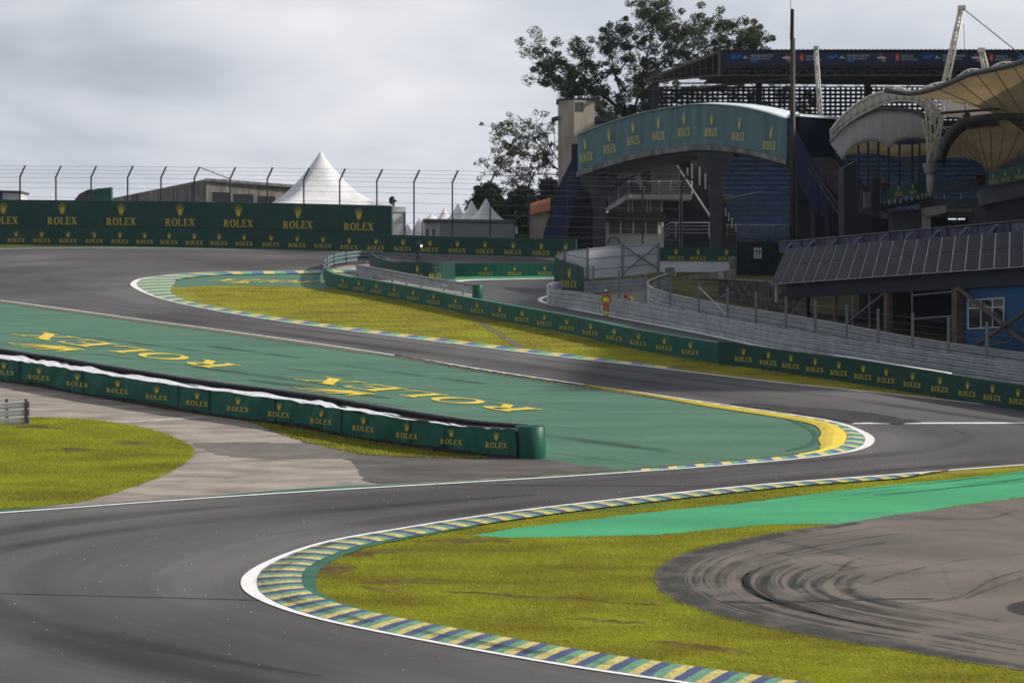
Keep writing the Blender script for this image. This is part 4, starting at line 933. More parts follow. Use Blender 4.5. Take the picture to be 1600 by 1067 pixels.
# crouching person behind the rail
g = path_at(C5, 985) + Vector((0, .9, .9 * B))
pz = thing('person', 'bending person with red cap and yellow vest showing above the guard rail', 'person', g)
J = [(.22,.05,.92),(.10,.02,1.16),(-.05,0,1.34),(-.16,0,1.37),(.20,-.10,.42),(.26,-.05,.06),(.20,-.15,.04),(.26,.16,.42),(.30,.2,.06),(.22,.12,.04),(-.10,-.18,1.27),(-.20,-.16,.92),(-.28,-.15,.62),(-.10,.18,1.27),(-.18,.2,.92),(-.26,.18,.62)]
E = [(0,1),(1,2),(2,3),(0,4),(4,5),(5,6),(0,7),(7,8),(8,9),(2,10),(10,11),(11,12),(2,13),(13,14),(14,15)]
Rr = [.16,.16,.17,.07,.10,.06,.05,.10,.06,.05,.07,.05,.04,.07,.05,.04]
skin_fig('body', J, E, Rr, M['orange'], pz)
skin_fig('vest', [(.2,.05,.97),(.10,.02,1.18),(-.04,0,1.355)], [(0,1),(1,2)], [.185,.19,.19], M['hivis'], pz)
mb = MB(); mb.lathe(g + Vector((-.27, 0, 1.32)), [(.04,-.02),(.09,.04),(.10,.10),(.08,.18),(.02,.21)], 12); mb.build('head', M['skin'], pz, True)
mb = MB(); mb.lathe(g + Vector((-.27, 0, 1.40)), [(.12,-.06),(.125,.02),(.115,.10),(.06,.16),(.01,.17)], 12); mb.build('cap', M['red'], pz, True)
hand(pz, (-.28, -.15, .62), Vector((-.3, 0, -.95)).normalized(), 1); hand(pz, (-.26, .18, .62), Vector((-.3, 0, -.95)).normalized(), -1)

# black tripod light near the far wall
g = G(653, 411); U = Vector((0, 0, 1)); k = g.y / F
t = thing('tripod_light', 'black lamp on a tripod standing at the far asphalt edge by the wavy banner', 'light stand', g)
for dx, dy in ((-4, 0), (5.5, .2), (0, 1)):
    mb = MB(); mb.bar(g + Vector((dx*k, dy*.3, 0)), g + Vector((0, 0, 14*k)), .045, 5); mb.build('leg', M['black'], t)
mb = MB(); mb.bar(g + U*13*k, g + U*26*k + Vector((1*k, 0, 0)), .11, 7, .16); mb.build('column', M['black'], t)
mb = MB(); mb.bar(g + U*29*k + Vector((0, .2, 0)), g + U*27*k + Vector((4*k, -.3, 0)), .24, 10, .27); mb.build('lamp_housing', M['black'], t)
mb = MB(); mb.lathe(g + U*26.3*k + Vector((5.6*k, -.4, 0)), [(.02,-.11),(.08,-.07),(.10,0),(.08,.07),(.02,.11)], 12); mb.build('lens', mat('lit_lens', (.8,.8,.8), .3, emit=(1, .97, .9, .9)), t, True)
# ================================================================== background structures
U = Vector((0, 0, 1))
def hexp(mb, quad, Y, dep):
    "quad: 4 pixel corners (BL, BR, TR, TL); Y: depth or (left, right); dep: thickness going away"
    Ya, Yb = (Y if isinstance(Y, (tuple, list)) else (Y, Y)); q = [P(*quad[0], Ya), P(*quad[1], Yb), P(*quad[2], Yb), P(*quad[3], Ya)]
    d = Vector((0, dep, 0)); mb.hexa([q[0], q[1], q[1] + d, q[0] + d], [q[3], q[2], q[2] + d, q[3] + d])
def slab(name, quad, Y, dep, matl, parent):
    mb = MB(); hexp(mb, quad, Y, dep); return mb.build(name, matl, parent)
def prism(name, poly, Y, dep, matl, parent):
    v = [P(x, y, Y) for x, y in poly]; n = len(v); v2 = [q + Vector((0, dep, 0)) for q in v]
    tr = tessellate_polygon([[Vector((q.x, q.z, 0)) for q in v]]); f = [tuple(t) for t in tr] + [tuple(i + n for i in reversed(t)) for t in tr] + [(i, (i+1) % n, n + (i+1) % n, n + i) for i in range(n)]
    return mesh(name, v + v2, f, matl, parent)
def sheet(name, rows, matl, parent, th=.04, smooth=True):
    "curved surface through rows of world points, given a small thickness"
    n = len(rows[0]); v = [q for r in rows for q in r]; f = []
    for i in range(len(rows) - 1):
        for k in range(n - 1): f.append((i*n+k, i*n+k+1, (i+1)*n+k+1, (i+1)*n+k))
    o = mesh(name, v, f, matl, parent, smooth); m = o.modifiers.new('thick', 'SOLIDIFY'); m.thickness = th; return o
def px3(pts, Y): return [P(q[0], q[1], q[2] if len(q) > 2 else Y) for q in pts]
def curve3(pts, Y, n=5): return [P(q[0], q[1], q[2]) for q in cat([(a[0], a[1], a[2] if len(a) > 2 else Y) for a in pts], n)]

# ---- distant things over the left wall
def base_at(px, Y): 
    q = P(px, 400, Y); return Vector((q.x, Y, zg(Y)))
t = thing('concrete_building', 'stained old concrete hall with strip windows behind the catch fence', 'building', base_at(320, 262))
gz = zg(262)
a, b, c = P(165, 312, 285), P(322, 280, 262), P(457, 290, 266)
mb = MB(); mb.v = [Vector((a.x, a.y, gz)), Vector((b.x, b.y, gz)), b, a, Vector((b.x+6, b.y+22, gz)), Vector((a.x+6, a.y+22, gz)), b + Vector((6, 22, 0)), a + Vector((6, 22, 0))]
mb.f = [(0,1,2,3), (3,2,6,7), (0,3,7,5), (1,4,6,2)]; mb.build('side_wall', M['conc_dark'], t)
mb = MB(); mb.v = [Vector((b.x, b.y, gz)), Vector((c.x, c.y, gz)), c, b, Vector((c.x, c.y+16, gz)), c + Vector((0, 16, 0)), b + Vector((0, 16, 0)), Vector((b.x, b.y+16, gz))]
mb.f = [(0,1,2,3), (3,2,5,6), (1,4,5,2), (0,3,6,7)]; mb.build('front_wall', M['conc'], t)
slab('roof_edge', [(320,283),(459,293),(459,288.5),(320,278.5)], (261.7, 265.7), 1, M['conc_dark'], t)
for x0, x1, y0, y1 in ((331,359,300,315),(364,396,303,318),(402,430,306,321)):
    slab('window', [(x0,y1),(x1,y1+1),(x1,y0+1),(x0,y0)], 261.2, .3, M['glass'], t)
t = thing('curved_roof_hall', 'low hall with a rounded dark roof and green end wall beyond the tall advertising wall', 'building', base_at(150, 255))
prism('end_wall', [(118,325),(118,313),(126,304),(138,298),(152,295),(174,292.5),(174,325)], 255, 1, mat('green_sheet', (.03,.12,.09), .6, .2), t)
prism('roof', [(116,326),(116,313),(124,303),(137,296.5),(146,296),(140,303),(138,312),(137,326)], 254.6, 6, M['dkgrey'], t)
t = thing('low_shed', 'pale low shed with a blue corner at the left frame edge over the wall', 'shed', base_at(5, 250))
slab('wall', [(-40,330),(31,330),(31,300),(-40,298)], 250, 4, M['offwhite'], t); slab('roof', [(-41,300),(32,302),(32,298.5),(-41,296)], 249.8, 4.6, M['dkgrey'], t)
slab('corner_panel', [(-10,330),(3,330),(3,299.5),(-10,299)], 249.6, .2, M['navy'], t)

# ---- tents
def peak(name, label, apx, apy, ax0, ax1, ay, Y, wall_to=None, group=None, depth=None, m=12, conc=1.9):
    ap = P(apx, apy, Y); L_ = P(ax0, ay, Y); R_ = P(ax1, ay, Y); cx = (L_.x + R_.x)/2; hw = (R_.x - L_.x)/2; ze = L_.z; hgt = ap.z - ze
    t = thing(name, label, 'tent', Vector((cx, Y, zg(Y))), group); v = []; f = []; rings = 30; nn = 4 * m
    for r in range(rings + 1):
        tt = r / rings; rad = hw * (1 - tt) + .05; zz = ze + hgt * (tt ** conc) * 1.0
        for k in range(nn):
            s = k // m; u = (k % m) / m * 2 - 1; x, y = ((u, -1), (1, u), (-u, 1), (-1, -u))[s]
            rr = 1.0; 
            # squares turn round towards the top
            ln = math.hypot(x, y); bl = tt ** .8; sx_, sy_ = x * (1 - bl) + x / ln * bl, y * (1 - bl) + y / ln * bl
            sag = (1 - abs(u)) * .0
            rot = math.radians(18); X = (sx_*math.cos(rot) - sy_*math.sin(rot)) * rad / 1.12; Yy = (sx_*math.sin(rot) + sy_*math.cos(rot)) * rad / 1.12
            v.append(Vector((cx + (ap.x - cx) * tt + X, Y + Yy, zz - sag)))
    for r in range(rings):
        for k in range(nn): f.append((r*nn+k, r*nn+(k+1) % nn, (r+1)*nn+(k+1) % nn, (r+1)*nn+k))
    mesh('roof', v, f, M['tent'], t, True)
    if wall_to is not None:
        zb = zg(Y); ring = [v[k] for k in (0, m, 2*m, 3*m)]; w = []
        for q in ring: w.append(Vector((cx + (q.x-cx)*.985, Y + (q.y - Y)*.985, ze + .02)))
        lo = [Vector((q.x, q.y, zb)) for q in w]
        mb = MB(); mb.hexa(lo, w); mb.build('wall', M['tent'], t)
        mb = MB()
        for q in w: mb.bar(Vector((q.x, q.y, zb)), q, .09, 6)
        mb.build('corner_pole', M['dkgrey'], t)
        mb = MB(); 
        for i in range(4): mb.hexa([w[i] - U*.5, w[(i+1)%4] - U*.5, w[(i+1)%4]*1 - U*.5 + Vector((0,.04,0)), w[i] - U*.5 + Vector((0,.04,0))], [w[i] + U*.02, w[(i+1)%4] + U*.02, w[(i+1)%4] + U*.02 + Vector((0,.04,0)), w[i] + U*.02 + Vector((0,.04,0))])
        mb.v = [Vector((cx + (q.x-cx)*1.012, Y + (q.y-Y)*1.012, q.z)) for q in mb.v]; mb.build('valance', M['tent'], t)
    return t
peak('peaked_tent', 'very large white peaked tent rising behind the tall advertising wall', 501, 237, 386, 622, 327, 240, 1, conc=1.75, m=14)
for i, (ax, ay, x0, x1, yb, Y, lab) in enumerate([(636.5,350,620,655,374,262,'small white peaked tent just right of the big tent, lowest peak'),(655,341,633,676,372,258,'small white peaked tent behind the second fence gap, left of the cabin'),
        (674,334,662,688,344,256,'tiny white tent peak over the left end of the grey cabin'),(694,325,682,708,344,252,'narrow white tent peak second from the left over the grey cabin'),(715.5,318,697,733,344,249,'white tent peak third from the left over the grey cabin'),
        (737,314,716,758,344,246,'white tent peak beside the tallest one over the grey cabin'),(759.5,310.5,733,786,344.5,243,'tallest and rightmost small white tent peak over the grey cabin')]):
    peak('small_tent', lab, ax, ay, x0, x1, yb, Y, 1, 'small white peaked tents', m=4, conc=1.25)
t = thing('grey_cabin', 'flat roofed grey cabin with white end wall in front of the small tents', 'cabin', base_at(730, 234))
slab('wall', [(687,400),(804,400),(804,345),(687,343)], 234, 3, mat('cabin_grey', (.23,.25,.28), .6, .06), t); slab('roof', [(661,346.5),(806,348),(806,343.5),(661,342)], (233.8, 233.8), 3.6, M['grey'], t)
slab('end_wall', [(663,400),(687,400),(687,344),(663,345)], (236, 233.9), .3, M['offwhite'], t)
for x0 in (665, 675): slab('door', [(x0,385),(x0+5,385),(x0+5,358),(x0,358)], 233.7, .15, M['grey'], t)
slab('service_box', [(805,365),(809,365),(809,355),(805,355)], 234, .5, M['offwhite'], t)
t = thing('camera_mast', 'dark antenna mast standing behind the right side of the big tent', 'mast', base_at(615, 250))
mb = MB(); mb.bar(base_at(615, 250), P(615, 309, 250), .12, 5); mb.bar(P(608,315,250), P(620,314,250), .12, 5); mb.bar(P(609,309,250), P(609,318,250), .08, 4); mb.bar(P(613,307,250), P(613,320,250), .2, 5); mb.build('mast_head', M['black'], t)
t = thing('tiled_house', 'small house with an orange tiled roof left of the bridge stair', 'house', base_at(842, 248))
slab('wall', [(828,400),(858,400),(858,330),(828,335)], 248, 4, M['tower'], t)
mb = MB(); q = [P(827,337,247.5), P(860,329,247.5), P(860,311,251), P(829,320,251)]; mb.hexa(q, [p_ + Vector((0, .1, .15)) for p_ in q]); mb.build('roof', M['tile'], t)

# ---- trees
def leaves_mesh(name, centers, radii, n_per, size, matl, parent, seed=1, flat=.8):
    r = np.random.default_rng(seed); V = []
    for c, R_ in zip(centers, radii):
        d = r.normal(0, 1, (n_per, 3)); d /= np.linalg.norm(d, axis=1)[:, None]; rad = R_ * r.uniform(.25, 1, n_per) ** .6; p = np.array(c) + d * rad[:, None] * np.array([1, 1, flat])
        a = r.normal(0, 1, (n_per, 3)); a /= np.linalg.norm(a, axis=1)[:, None]; b = np.cross(a, r.normal(0, 1, (n_per, 3))); b /= np.linalg.norm(b, axis=1)[:, None]
        s = size * r.uniform(.6, 1.3, (n_per, 1)); V.append(np.stack([p - a*s, p + b*s*.55, p + a*s, p - b*s*.55], 1))
    V = np.concatenate(V); k = len(V); me = bpy.data.meshes.new(name); me.vertices.add(4*k); 
    o0 = np.array(wloc(parent)); me.vertices.foreach_set('co', (V - o0).astype(np.float32).ravel()); me.loops.add(4*k); me.loops.foreach_set('vertex_index', np.arange(4*k, dtype=np.int32))
    me.polygons.add(k); me.polygons.foreach_set('loop_start', np.arange(0, 4*k, 4, dtype=np.int32)); me.materials.append(matl); me.update(calc_edges=True)
    return link(bpy.data.objects.new(name, me), parent)
def big_tree(label, base, limbs, Y, seed, per=46, size=.17, clumps=(26, .75)):
    rr = random.Random(seed); t = thing('tree', label, 'tree', base); tr = MB(); C_ = []; R_ = []
    for li, (pts, r0) in enumerate(limbs):
        dy = rr.uniform(-3, 3) if li else 0
        pw = [P(q[0], q[1], q[2]) for q in cat([(a[0], a[1], Y + (dy * i / (len(pts)-1))) for i, a in enumerate(pts)], 4)]; n = len(pw)
        for i in range(n - 1): tr.bar(pw[i], pw[i+1], r0*.6 * (1 - i/n) + .02, 5, r0*.6 * (1 - (i+1)/n) + .02, cap=False)
        for i in range(int(n * .25), n):
            f = i / n
            for _ in range(4 if f > .45 else 2):
                if rr.random() < .25: continue
                c = pw[i] + Vector((rr.gauss(0, .8), rr.gauss(0, 1.1), rr.gauss(0, .8))) ; C_.append(c); R_.append(rr.uniform(.4, 1.0) if per > 50 else rr.uniform(.3, .6))
                tr.bar(pw[i], c, .028, 3, .012, cap=False)
    tr.build('trunk', M['bark'], t); leaves_mesh('crown', C_, R_, per, size, M['leaf'], t, seed); return t
Yt = 262
big_tree('big open crowned tree rising between the concrete tower and the grandstand roof', base_at(985, Yt), [
 ([(985,420),(990,300),(985,200),(975,170)], .55),
 ([(985,200),(960,165),(925,140),(890,110),(862,85),(838,68)], .28), ([(925,140),(895,128),(865,108),(832,98)], .15), ([(960,165),(930,120),(920,85),(905,72)], .16), ([(925,140),(900,132),(870,125),(845,118)], .12),
 ([(985,190),(965,130),(955,90),(948,65)], .2), ([(975,175),(945,150),(930,140),(905,150),(890,140)], .12), ([(960,120),(985,85),(975,55),(955,50)], .14),
 ([(985,190),(1000,140),(1010,90),(1020,45),(1012,12)], .28), ([(1010,90),(1040,60),(1035,25),(1022,8)], .14), ([(1020,60),(1005,30),(1005,18)], .1), ([(1000,140),(1040,100),(1075,60),(1062,28)], .2),
 ([(1000,150),(1050,110),(1110,70),(1130,35)], .22), ([(1050,110),(1100,95),(1150,75),(1165,48)], .16), ([(1110,70),(1135,55),(1170,55),(1195,68)], .12), ([(1050,110),(1085,75),(1100,40),(1112,30)], .13),
 ([(1050,115),(1110,95),(1165,75),(1190,72)], .12), ([(985,200),(1010,165),(1060,150),(1110,140)], .14), ([(975,190),(950,180),(935,165)], .12), ([(985,195),(1005,170),(1015,140),(1040,125)], .12),
 ([(1000,140),(1025,110),(1045,80),(1050,50)], .13), ([(985,200),(970,160),(1000,120),(990,90)], .12), ([(985,230),(950,200),(940,170)], .1), ([(985,230),(1000,180),(1005,150)], .12), ([(1110,140),(1160,150),(1220,150),(1280,165)], .1), ([(1060,150),(1130,165),(1200,175),(1260,185)], .1)], Yt, 11, per=120, size=.135)
big_tree('sparse leafy tree reaching left from behind the concrete tower', base_at(885, 240), [
 ([(885,420),(888,330),(880,260)], .4), ([(885,280),(860,255),(835,245),(800,240),(762,250)], .14), ([(860,255),(840,225),(815,200),(795,190)], .12), ([(840,225),(820,215),(790,210),(778,200)], .09), ([(885,275),(850,272),(800,275),(765,272)], .1),
 ([(860,255),(835,262),(805,262),(775,262)], .09), ([(835,245),(800,232),(780,232)], .08), ([(885,270),(862,235),(850,208),(835,195)], .12), ([(850,225),(835,215),(815,232),(800,225)], .08), ([(885,270),(866,262),(850,240),(850,232)], .1), ([(835,262),(820,275),(795,282)], .07)], 238, 5, per=30, size=.12)
def mass_tree(label, x0, x1, ytop, Y, seed):
    rr = random.Random(seed); t = thing('tree', label, 'tree', base_at((x0+x1)/2, Y), 'dark trees behind the tents'); C_ = []; R_ = []; c0 = P((x0+x1)/2, 400, Y); hw = (x1-x0)/2*Y/F; zt = P(0, ytop, Y).z; zb = zg(Y) + 1.0
    for _ in range(190):
        a = rr.uniform(0, 6.28); q = rr.uniform(0, 1) ** .5; h = rr.uniform(0, 1); w = hw * math.sqrt(max(.05, 1 - (h*1.0) ** 2.4)); C_.append(Vector((c0.x + w*q*math.cos(a), Y + w*q*math.sin(a)*.7, zb + (zt - zb) * h - .4))); R_.append(rr.uniform(.5, 1.0))
    mb = MB(); mb.bar(base_at((x0+x1)/2, Y), Vector((c0.x, Y, zt - 1.5)), .35, 6, .1)
    for k in range(6):
        q = C_[k * 7]; mb.bar(Vector((c0.x, Y, zb + 1)), q, .12, 4, .04)
    mb.build('trunk', M['bark'], t); leaves_mesh('crown', C_, R_, 70, .2, M['leafdk'], t, seed)
for args in (('round dark tree rising directly behind the two tallest small tents', 722, 800, 284, 272, 3), ('dark bushy tree between the small tents and the orange roofed house', 780, 850, 290, 268, 6), ('dark tree touching the concrete tower on its left', 822, 895, 279, 264, 9)): mass_tree(*args)

# ---- concrete tower
t = thing('concrete_tower', 'tall tan concrete tower block standing left of the green arched bridge', 'tower', base_at(900, 226))
Yw = 226; zb = zg(Yw); a, b, c = P(873, 158, Yw + 1.0), P(897, 157, Yw), P(929, 157, Yw + .6); zt = b.z
foot = [a, b, c, c + Vector((0, 4, 0)), a + Vector((0, 4, 0))]; mb = MB(); n = 5; mb.add([Vector((q.x, q.y, zb)) for q in foot] + [Vector((q.x, q.y, zt)) for q in foot], [(i, (i+1) % n, n + (i+1) % n, n + i) for i in range(n)] + [tuple(range(n, 2*n))]); mb.build('shaft', M['tower'], t)
mb = MB(); mb.hexa([Vector((q.x, q.y, zt)) + o_ for q, o_ in ((a, Vector((-.2,-.2,0))), (c, Vector((.2,-.3,0))), (foot[3], Vector((.2,.2,0))), (foot[4], Vector((-.2,.2,0))))], [Vector((q.x, q.y, zt + .22)) + o_ for q, o_ in ((a, Vector((-.2,-.2,0))), (c, Vector((.2,-.3,0))), (foot[3], Vector((.2,.2,0))), (foot[4], Vector((-.2,.2,0))))]); mb.build('roof_slab', M['dkgrey'], t)
slab('ledge', [(862,190),(873,186),(873,181),(862,184)], 226.5, 2, M['dkgrey'], t); slab('ledge', [(929,190),(990,189),(990,184),(929,183)], 227, 3, M['dkgrey'], t)
slab('patch', [(898,175),(912,175),(912,160),(898,160)], 225.5, .2, M['conc'], t)
mb = MB()
for k in range(4): mb.bar(P(866, 222 + k*7, 226.4), P(873, 221 + k*7, 226.4), .03, 4)
mb.bar(P(866.5, 200, 226.4), P(866.5, 244, 226.4), .04, 4); mb.build('ladder', M['steel'], t)

# ---- grandstand with blue seats and big roof
YS = 216.0; t = thing('grandstand', 'covered grandstand with rows of blue seats and a navy sponsor band along its roof', 'grandstand', base_at(1300, YS + 10))
ROWS = 23; zS0 = P(0, 374, YS).z; dz = .53; dyr = 1.0
X1 = P(1760, 400, YS).x
def xs_row(k):
    Y = YS + k*dyr; v_ = HZ - (zS0 + k*dz - H) * F / Y; return ((1098 + (v_ - 250) * .42) - 800) * Y / F
mb = MB()
for k in range(ROWS):
    Y = YS + k*dyr; z = zS0 + k*dz; xl = xs_row(k) - .6; mb.hexa([Vector((xl, Y, z - 2)), Vector((X1, Y, z - 2)), Vector((X1, Y + dyr, z - 2)), Vector((xl, Y + dyr, z - 2))], [Vector((xl, Y, z - .3)), Vector((X1, Y, z - .3)), Vector((X1, Y + dyr - .003, z - .3)), Vector((xl, Y + dyr - .003, z - .3))])
mb.build('terrace_steps', mat('terrace_concrete', (0.13, 0.13, 0.135), .9, .25, .8), t)
cand = []
for k in range(ROWS):
    Y = YS + k*dyr; z = zS0 + k*dz; x = xs_row(k)
    while x < X1 - 1:
        px_ = 800 + F*x/Y; v_ = HZ - (z - H)*F/Y; vis = (px_ < 1233 and 1132 < px_) or (1108 < px_ <= 1132 and v_ < 300)
        cand.append((0 if vis and v_ > 320 else (1 if vis else 2), k, Vector((x, Y + .35, z)))); x += .56 if (int(x * 10) % 97) > 8 else 1.2
cand.sort(key=lambda c_: (c_[0], c_[1]))
def seat_geo(mb, c): mb.box(c + Vector((0, -.02, -.08)), .46, .36, .06); mb.box(c + Vector((0, .17, .07)), .46, .05, .24)
sm_ = MB(); seat_geo(sm_, Vector((0, 0, 0))); sme = bpy.data.meshes.new('seat'); sme.from_pydata([tuple(q) for q in sm_.v], [], sm_.f); sme.materials.append(M['seat'])
for _, k, c in cand[:99]:
    o = bpy.data.objects.new('seat', sme); o.location = c - wloc(t); link(o, t)
mb = MB()
for _, k, c in cand[99:]:
    if random.random() > .03: seat_geo(mb, c)
o = mb.build('seats', M['seat'], t); o['kind'] = 'stuff'
# left stair wall of the stand and its white posts
prism('stair_wall', [(1062,262),(1108,262),(1150,352),(1150,400),(1040,400),(1040,300)], YS - .5, 2, mat('stair_brown', (.055, .048, .045), .9, .2), t)
for x, y0, y1 in ((1073,262,275),(1080,256,279),(1092,261,290),(1101,271,296),(1108,281,309)):
    mb = MB(); hexp(mb, [(x,y1),(x+2.6,y1),(x+2.6,y0),(x,y0)], YS - .8, .15); mb.build('stair_post', M['offwhite'], t)
for x, y0, y1 in ((1133,325,338),(1138,332,346),(1143,340,356),(1149,349,362)):
    mb = MB(); hexp(mb, [(x,y1),(x+2,y1),(x+2,y0),(x,y0)], YS - .8, .15); mb.build('stair_post', M['offwhite'], t)
# front railing
mb = MB()
for y in (350, 355, 360, 365): mb.bar(P(1134, y+2, 214.6), P(1262, y+2, 214.6), .04, 4)
for x in range(1136, 1262, 18): mb.bar(P(x, 372, 214.6), P(x, 351, 214.6), .06, 4)
mb.build('front_rail', M['post'], t)
mb = MB(); mb.bar(P(1130,312,212), P(1188,300,212), .05, 4); mb.bar(P(1131,304,212), P(1160,311,212), .03, 4); mb.build('pipe', M['post'], t)
# roof
YR = 222; mb = MB(); zl = P(0, 80, YR).z; zu = P(0, 104, YR).z
A_ = P(1125, 80, YR); Bx = P(1900, 80, YR).x
q = [Vector((A_.x, YR, zl)), Vector((Bx, YR, zl)), Vector((Bx, 250, zl + .5)), Vector((P(1010, 120, 250).x, 250, P(0, 124, 250).z))]
mb.hexa(q, [p_ + U * .12 for p_ in q]); mb.build('roof_sheet', mat('roof_sheet', (.07,.07,.075), .7, .2), t)
slab('band_panel', [(1125,103),(1900,103),(1900,81.5),(1125,81.5)], YR - .25, .2, M['roofbanner'], t)
mb = MB(); x = A_.x
while x < Bx: mb.box(Vector((x, YR - .1, zl + .06)), .22, .5, .14); x += .42
mb.build('corrugated_edge', M['dkgrey'], t)
mb = MB(); za, zb_ = P(0, 105, YR).z, P(0, 118.5, YR).z
mb.bar(Vector((A_.x, YR, za)), Vector((Bx, YR, za)), .09, 4); mb.bar(Vector((A_.x, YR, zb_)), Vector((Bx, YR, zb_)), .08, 4); x = A_.x; s_ = 0
while x < Bx - 1: mb.bar(Vector((x, YR, za if s_ else zb_)), Vector((x + .62, YR, zb_ if s_ else za)), .04, 4); x += .62; s_ = 1 - s_
mb.build('front_truss', M['rust'], t)
for yy in (228, 235, 242):
    mb = MB(); zc = P(0, 118.5, YR).z + (yy - YR) * .04; mb.bar(Vector((A_.x - (yy-YR)*.25, yy, zc)), Vector((Bx, yy, zc)), .08, 4); mb.bar(Vector((A_.x - (yy-YR)*.25, yy, zc+1)), Vector((Bx, yy, zc+1)), .08, 4); x = A_.x; s_ = 0
    while x < Bx - 1: mb.bar(Vector((x, yy, zc + s_)), Vector((x + .9, yy, zc + 1 - s_)), .045, 4); x += .9; s_ = 1 - s_
    mb.build('roof_truss', M['rust'], t)
# underside
q = [Vector((A_.x, YR + .1, P(0,112,YR).z)), Vector((Bx, YR + .1, P(0,112,YR).z)), Vector((Bx, 250, P(0,137,250).z)), Vector((P(1100,130,250).x, 250, P(0,131,250).z))]
mb = MB(); mb.hexa(q, [p_ + U*.15 for p_ in q]); mb.build('ceiling', M['black'], t)
# side slope with verticals
mb = MB(); T0, T1 = P(1125,82,YR), P(1008,127,250); Bo0, Bo1 = P(1125,118,YR), P(1008,129,250); mb.bar(T0, T1, .12, 4); mb.bar(Bo0, Bo1, .10, 4)
for k in range(13):
    f_ = k / 12; mb.bar(T0.lerp(T1, f_), Bo0.lerp(Bo1, f_), .055, 4)
    if k < 12: mb.bar(T0.lerp(T1, f_), Bo0.lerp(Bo1, f_ + 1/12), .035, 4)
mb.build('side_truss', M['rust'], t)
mb = MB(); hexp(mb, [(1122,120),(1126,120),(1126,80),(1122,80)], YR - .4, .3); mb.build('corner_post', M['rust'], t)
mb = MB(); mb.bar(P(1090,138,230), P(1240,122,222), .13, 5); mb.bar(P(1015,141,244), P(1215,137,244), .09, 4); mb.build('tie_beam', M['rust'], t)
# louvres on the back
for k in range(8):
    slab('louvre', [(1014,143.4 + k*6.2),(1900,143.4 + k*6.2),(1900,140 + k*6.2),(1014,140 + k*6.2)], 250, .3, M['dkgrey'], t)
mb = MB()
for x in range(1016, 1600, 8): hexp(mb, [(x,190),(x+3.2,190),(x+3.2,136),(x,136)], 250.5, .2)
mb.build('louvre_bars', M['dkgrey'], t)
for x in (1020, 1182, 1352, 1520):
    slab('column', [(x,260),(x+9,260),(x+9,122),(x,122)], 246, 1, M['dkgrey'], t)
slab('back_wall', [(1060,300),(1900,300),(1900,188),(1060,188)], 251, .5, M['black'], t)
# band printing
tm1 = text_mesh('CIDADE DE', .42, M['print_white']); tm2 = text_mesh('SÃO PAULO', .66, M['print_white']); tm3 = text_mesh('PARCERIA E ESPORTE', .50, M['print_white']); tm4 = text_mesh('DE SÃO PAULO', .56, M['print_white'])
TW = {tm1.name: (19, 3.2), tm2.name: (25, 4.0), tm3.name: (35, 3.4), tm4.name: (30, 3.6)}
def put(me, px_, py_, Y): 
    o = bpy.data.objects.new(me.name, me); xs_ = [q.co.x for q in me.vertices]; ys_ = [q.co.y for q in me.vertices]; w_, h_ = TW[me.name]; o.scale = (w_*Y/F/(max(xs_)-min(xs_)), h_*Y/F/(max(ys_)-min(ys_)), 1); o.rotation_euler = (math.pi/2, 0, 0); o.location = P(px_, py_, Y) - wloc(t); link(o, t)
YB = YR - .30
for x0 in (1142, 1293, 1442, 1590):
    prism('emblem', [(x0,92),(x0+2,88),(x0+6,87),(x0+9,89),(x0+12,86),(x0+16,85.5),(x0+14,90),(x0+8,92)], YB, .03, M['print_blue'], t)
    prism('emblem', [(x0+20,90),(x0+23,87),(x0+24,90),(x0+29,91.5),(x0+18,91.5)], YB, .03, M['print_white'], t)
    prism('emblem', [(x0+31,94),(x0+42,94),(x0+41,97),(x0+33,97.5),(x0+31,96)], YB, .03, M['print_blue'], t)
    put(tm3, x0 + 31, 89.3, YB); put(tm4, x0 + 31, 93.6, YB)
for x0 in (1222, 1370, 1518):
    prism('emblem', [(x0+4,86),(x0+7,84),(x0+10,87),(x0+8,89)], YB, .03, M['print_red'], t); prism('emblem', [(x0+5,93),(x0+8,94.5),(x0+13,93),(x0+14,97),(x0+9,96)], YB, .03, M['print_orange'], t)
    prism('emblem', [(x0,89.5),(x0+6,88.8),(x0+14,89.5),(x0+14,92.5),(x0+1,92)], YB, .03, M['print_white'], t)
for x0 in (1250, 1399, 1546):
    prism('emblem', [(x0,96),(x0,86),(x0+2,84.5),(x0+6,85),(x0+6,95),(x0+3,96.5)], YB, .03, M['print_red'], t); prism('emblem', [(x0+1.5,93),(x0+1.5,89),(x0+4.5,89),(x0+4.5,93)], YB - .04, .03, M['print_orange'], t)
    put(tm1, x0 + 9, 90, YB); put(tm2, x0 + 9, 95, YB)
# unseen building blocks added off-frame on the right to shade the pit exit
tt_ = thing('shade_block', 'tall grey block added out of frame on the right to cast shade', 'building', Vector((48, 136, zg(136))))
def blk(name, x0, x1, y0, y1, z1, matl, par): mb = MB(); mb.hexa([Vector((x0,y0,zg(y0)-1)),Vector((x1,y0,zg(y0)-1)),Vector((x1,y1,zg(y1)-1)),Vector((x0,y1,zg(y1)-1))],[Vector((x0,y0,z1)),Vector((x1,y0,z1)),Vector((x1,y1,z1)),Vector((x0,y1,z1))]); return mb.build(name, matl, par)
blk('wall', 37, 60, 114.5, 160, 31.0, M['grey'], tt_); blk('roof', 36.6, 60.4, 114.2, 160.3, 31.3, M['dkgrey'], tt_); blk('rear_block', 47.5, 72, 160.5, 206, 43.5, M['grey'], tt_)
tt_ = thing('tyre_stack', 'round stack of dark tyres added just outside the lower right of the frame to cast a shadow', 'tyres', Vector((17.0, 65.2, zg(65.2))))  # unseen stack, added only for the shadow it throws into the lower right
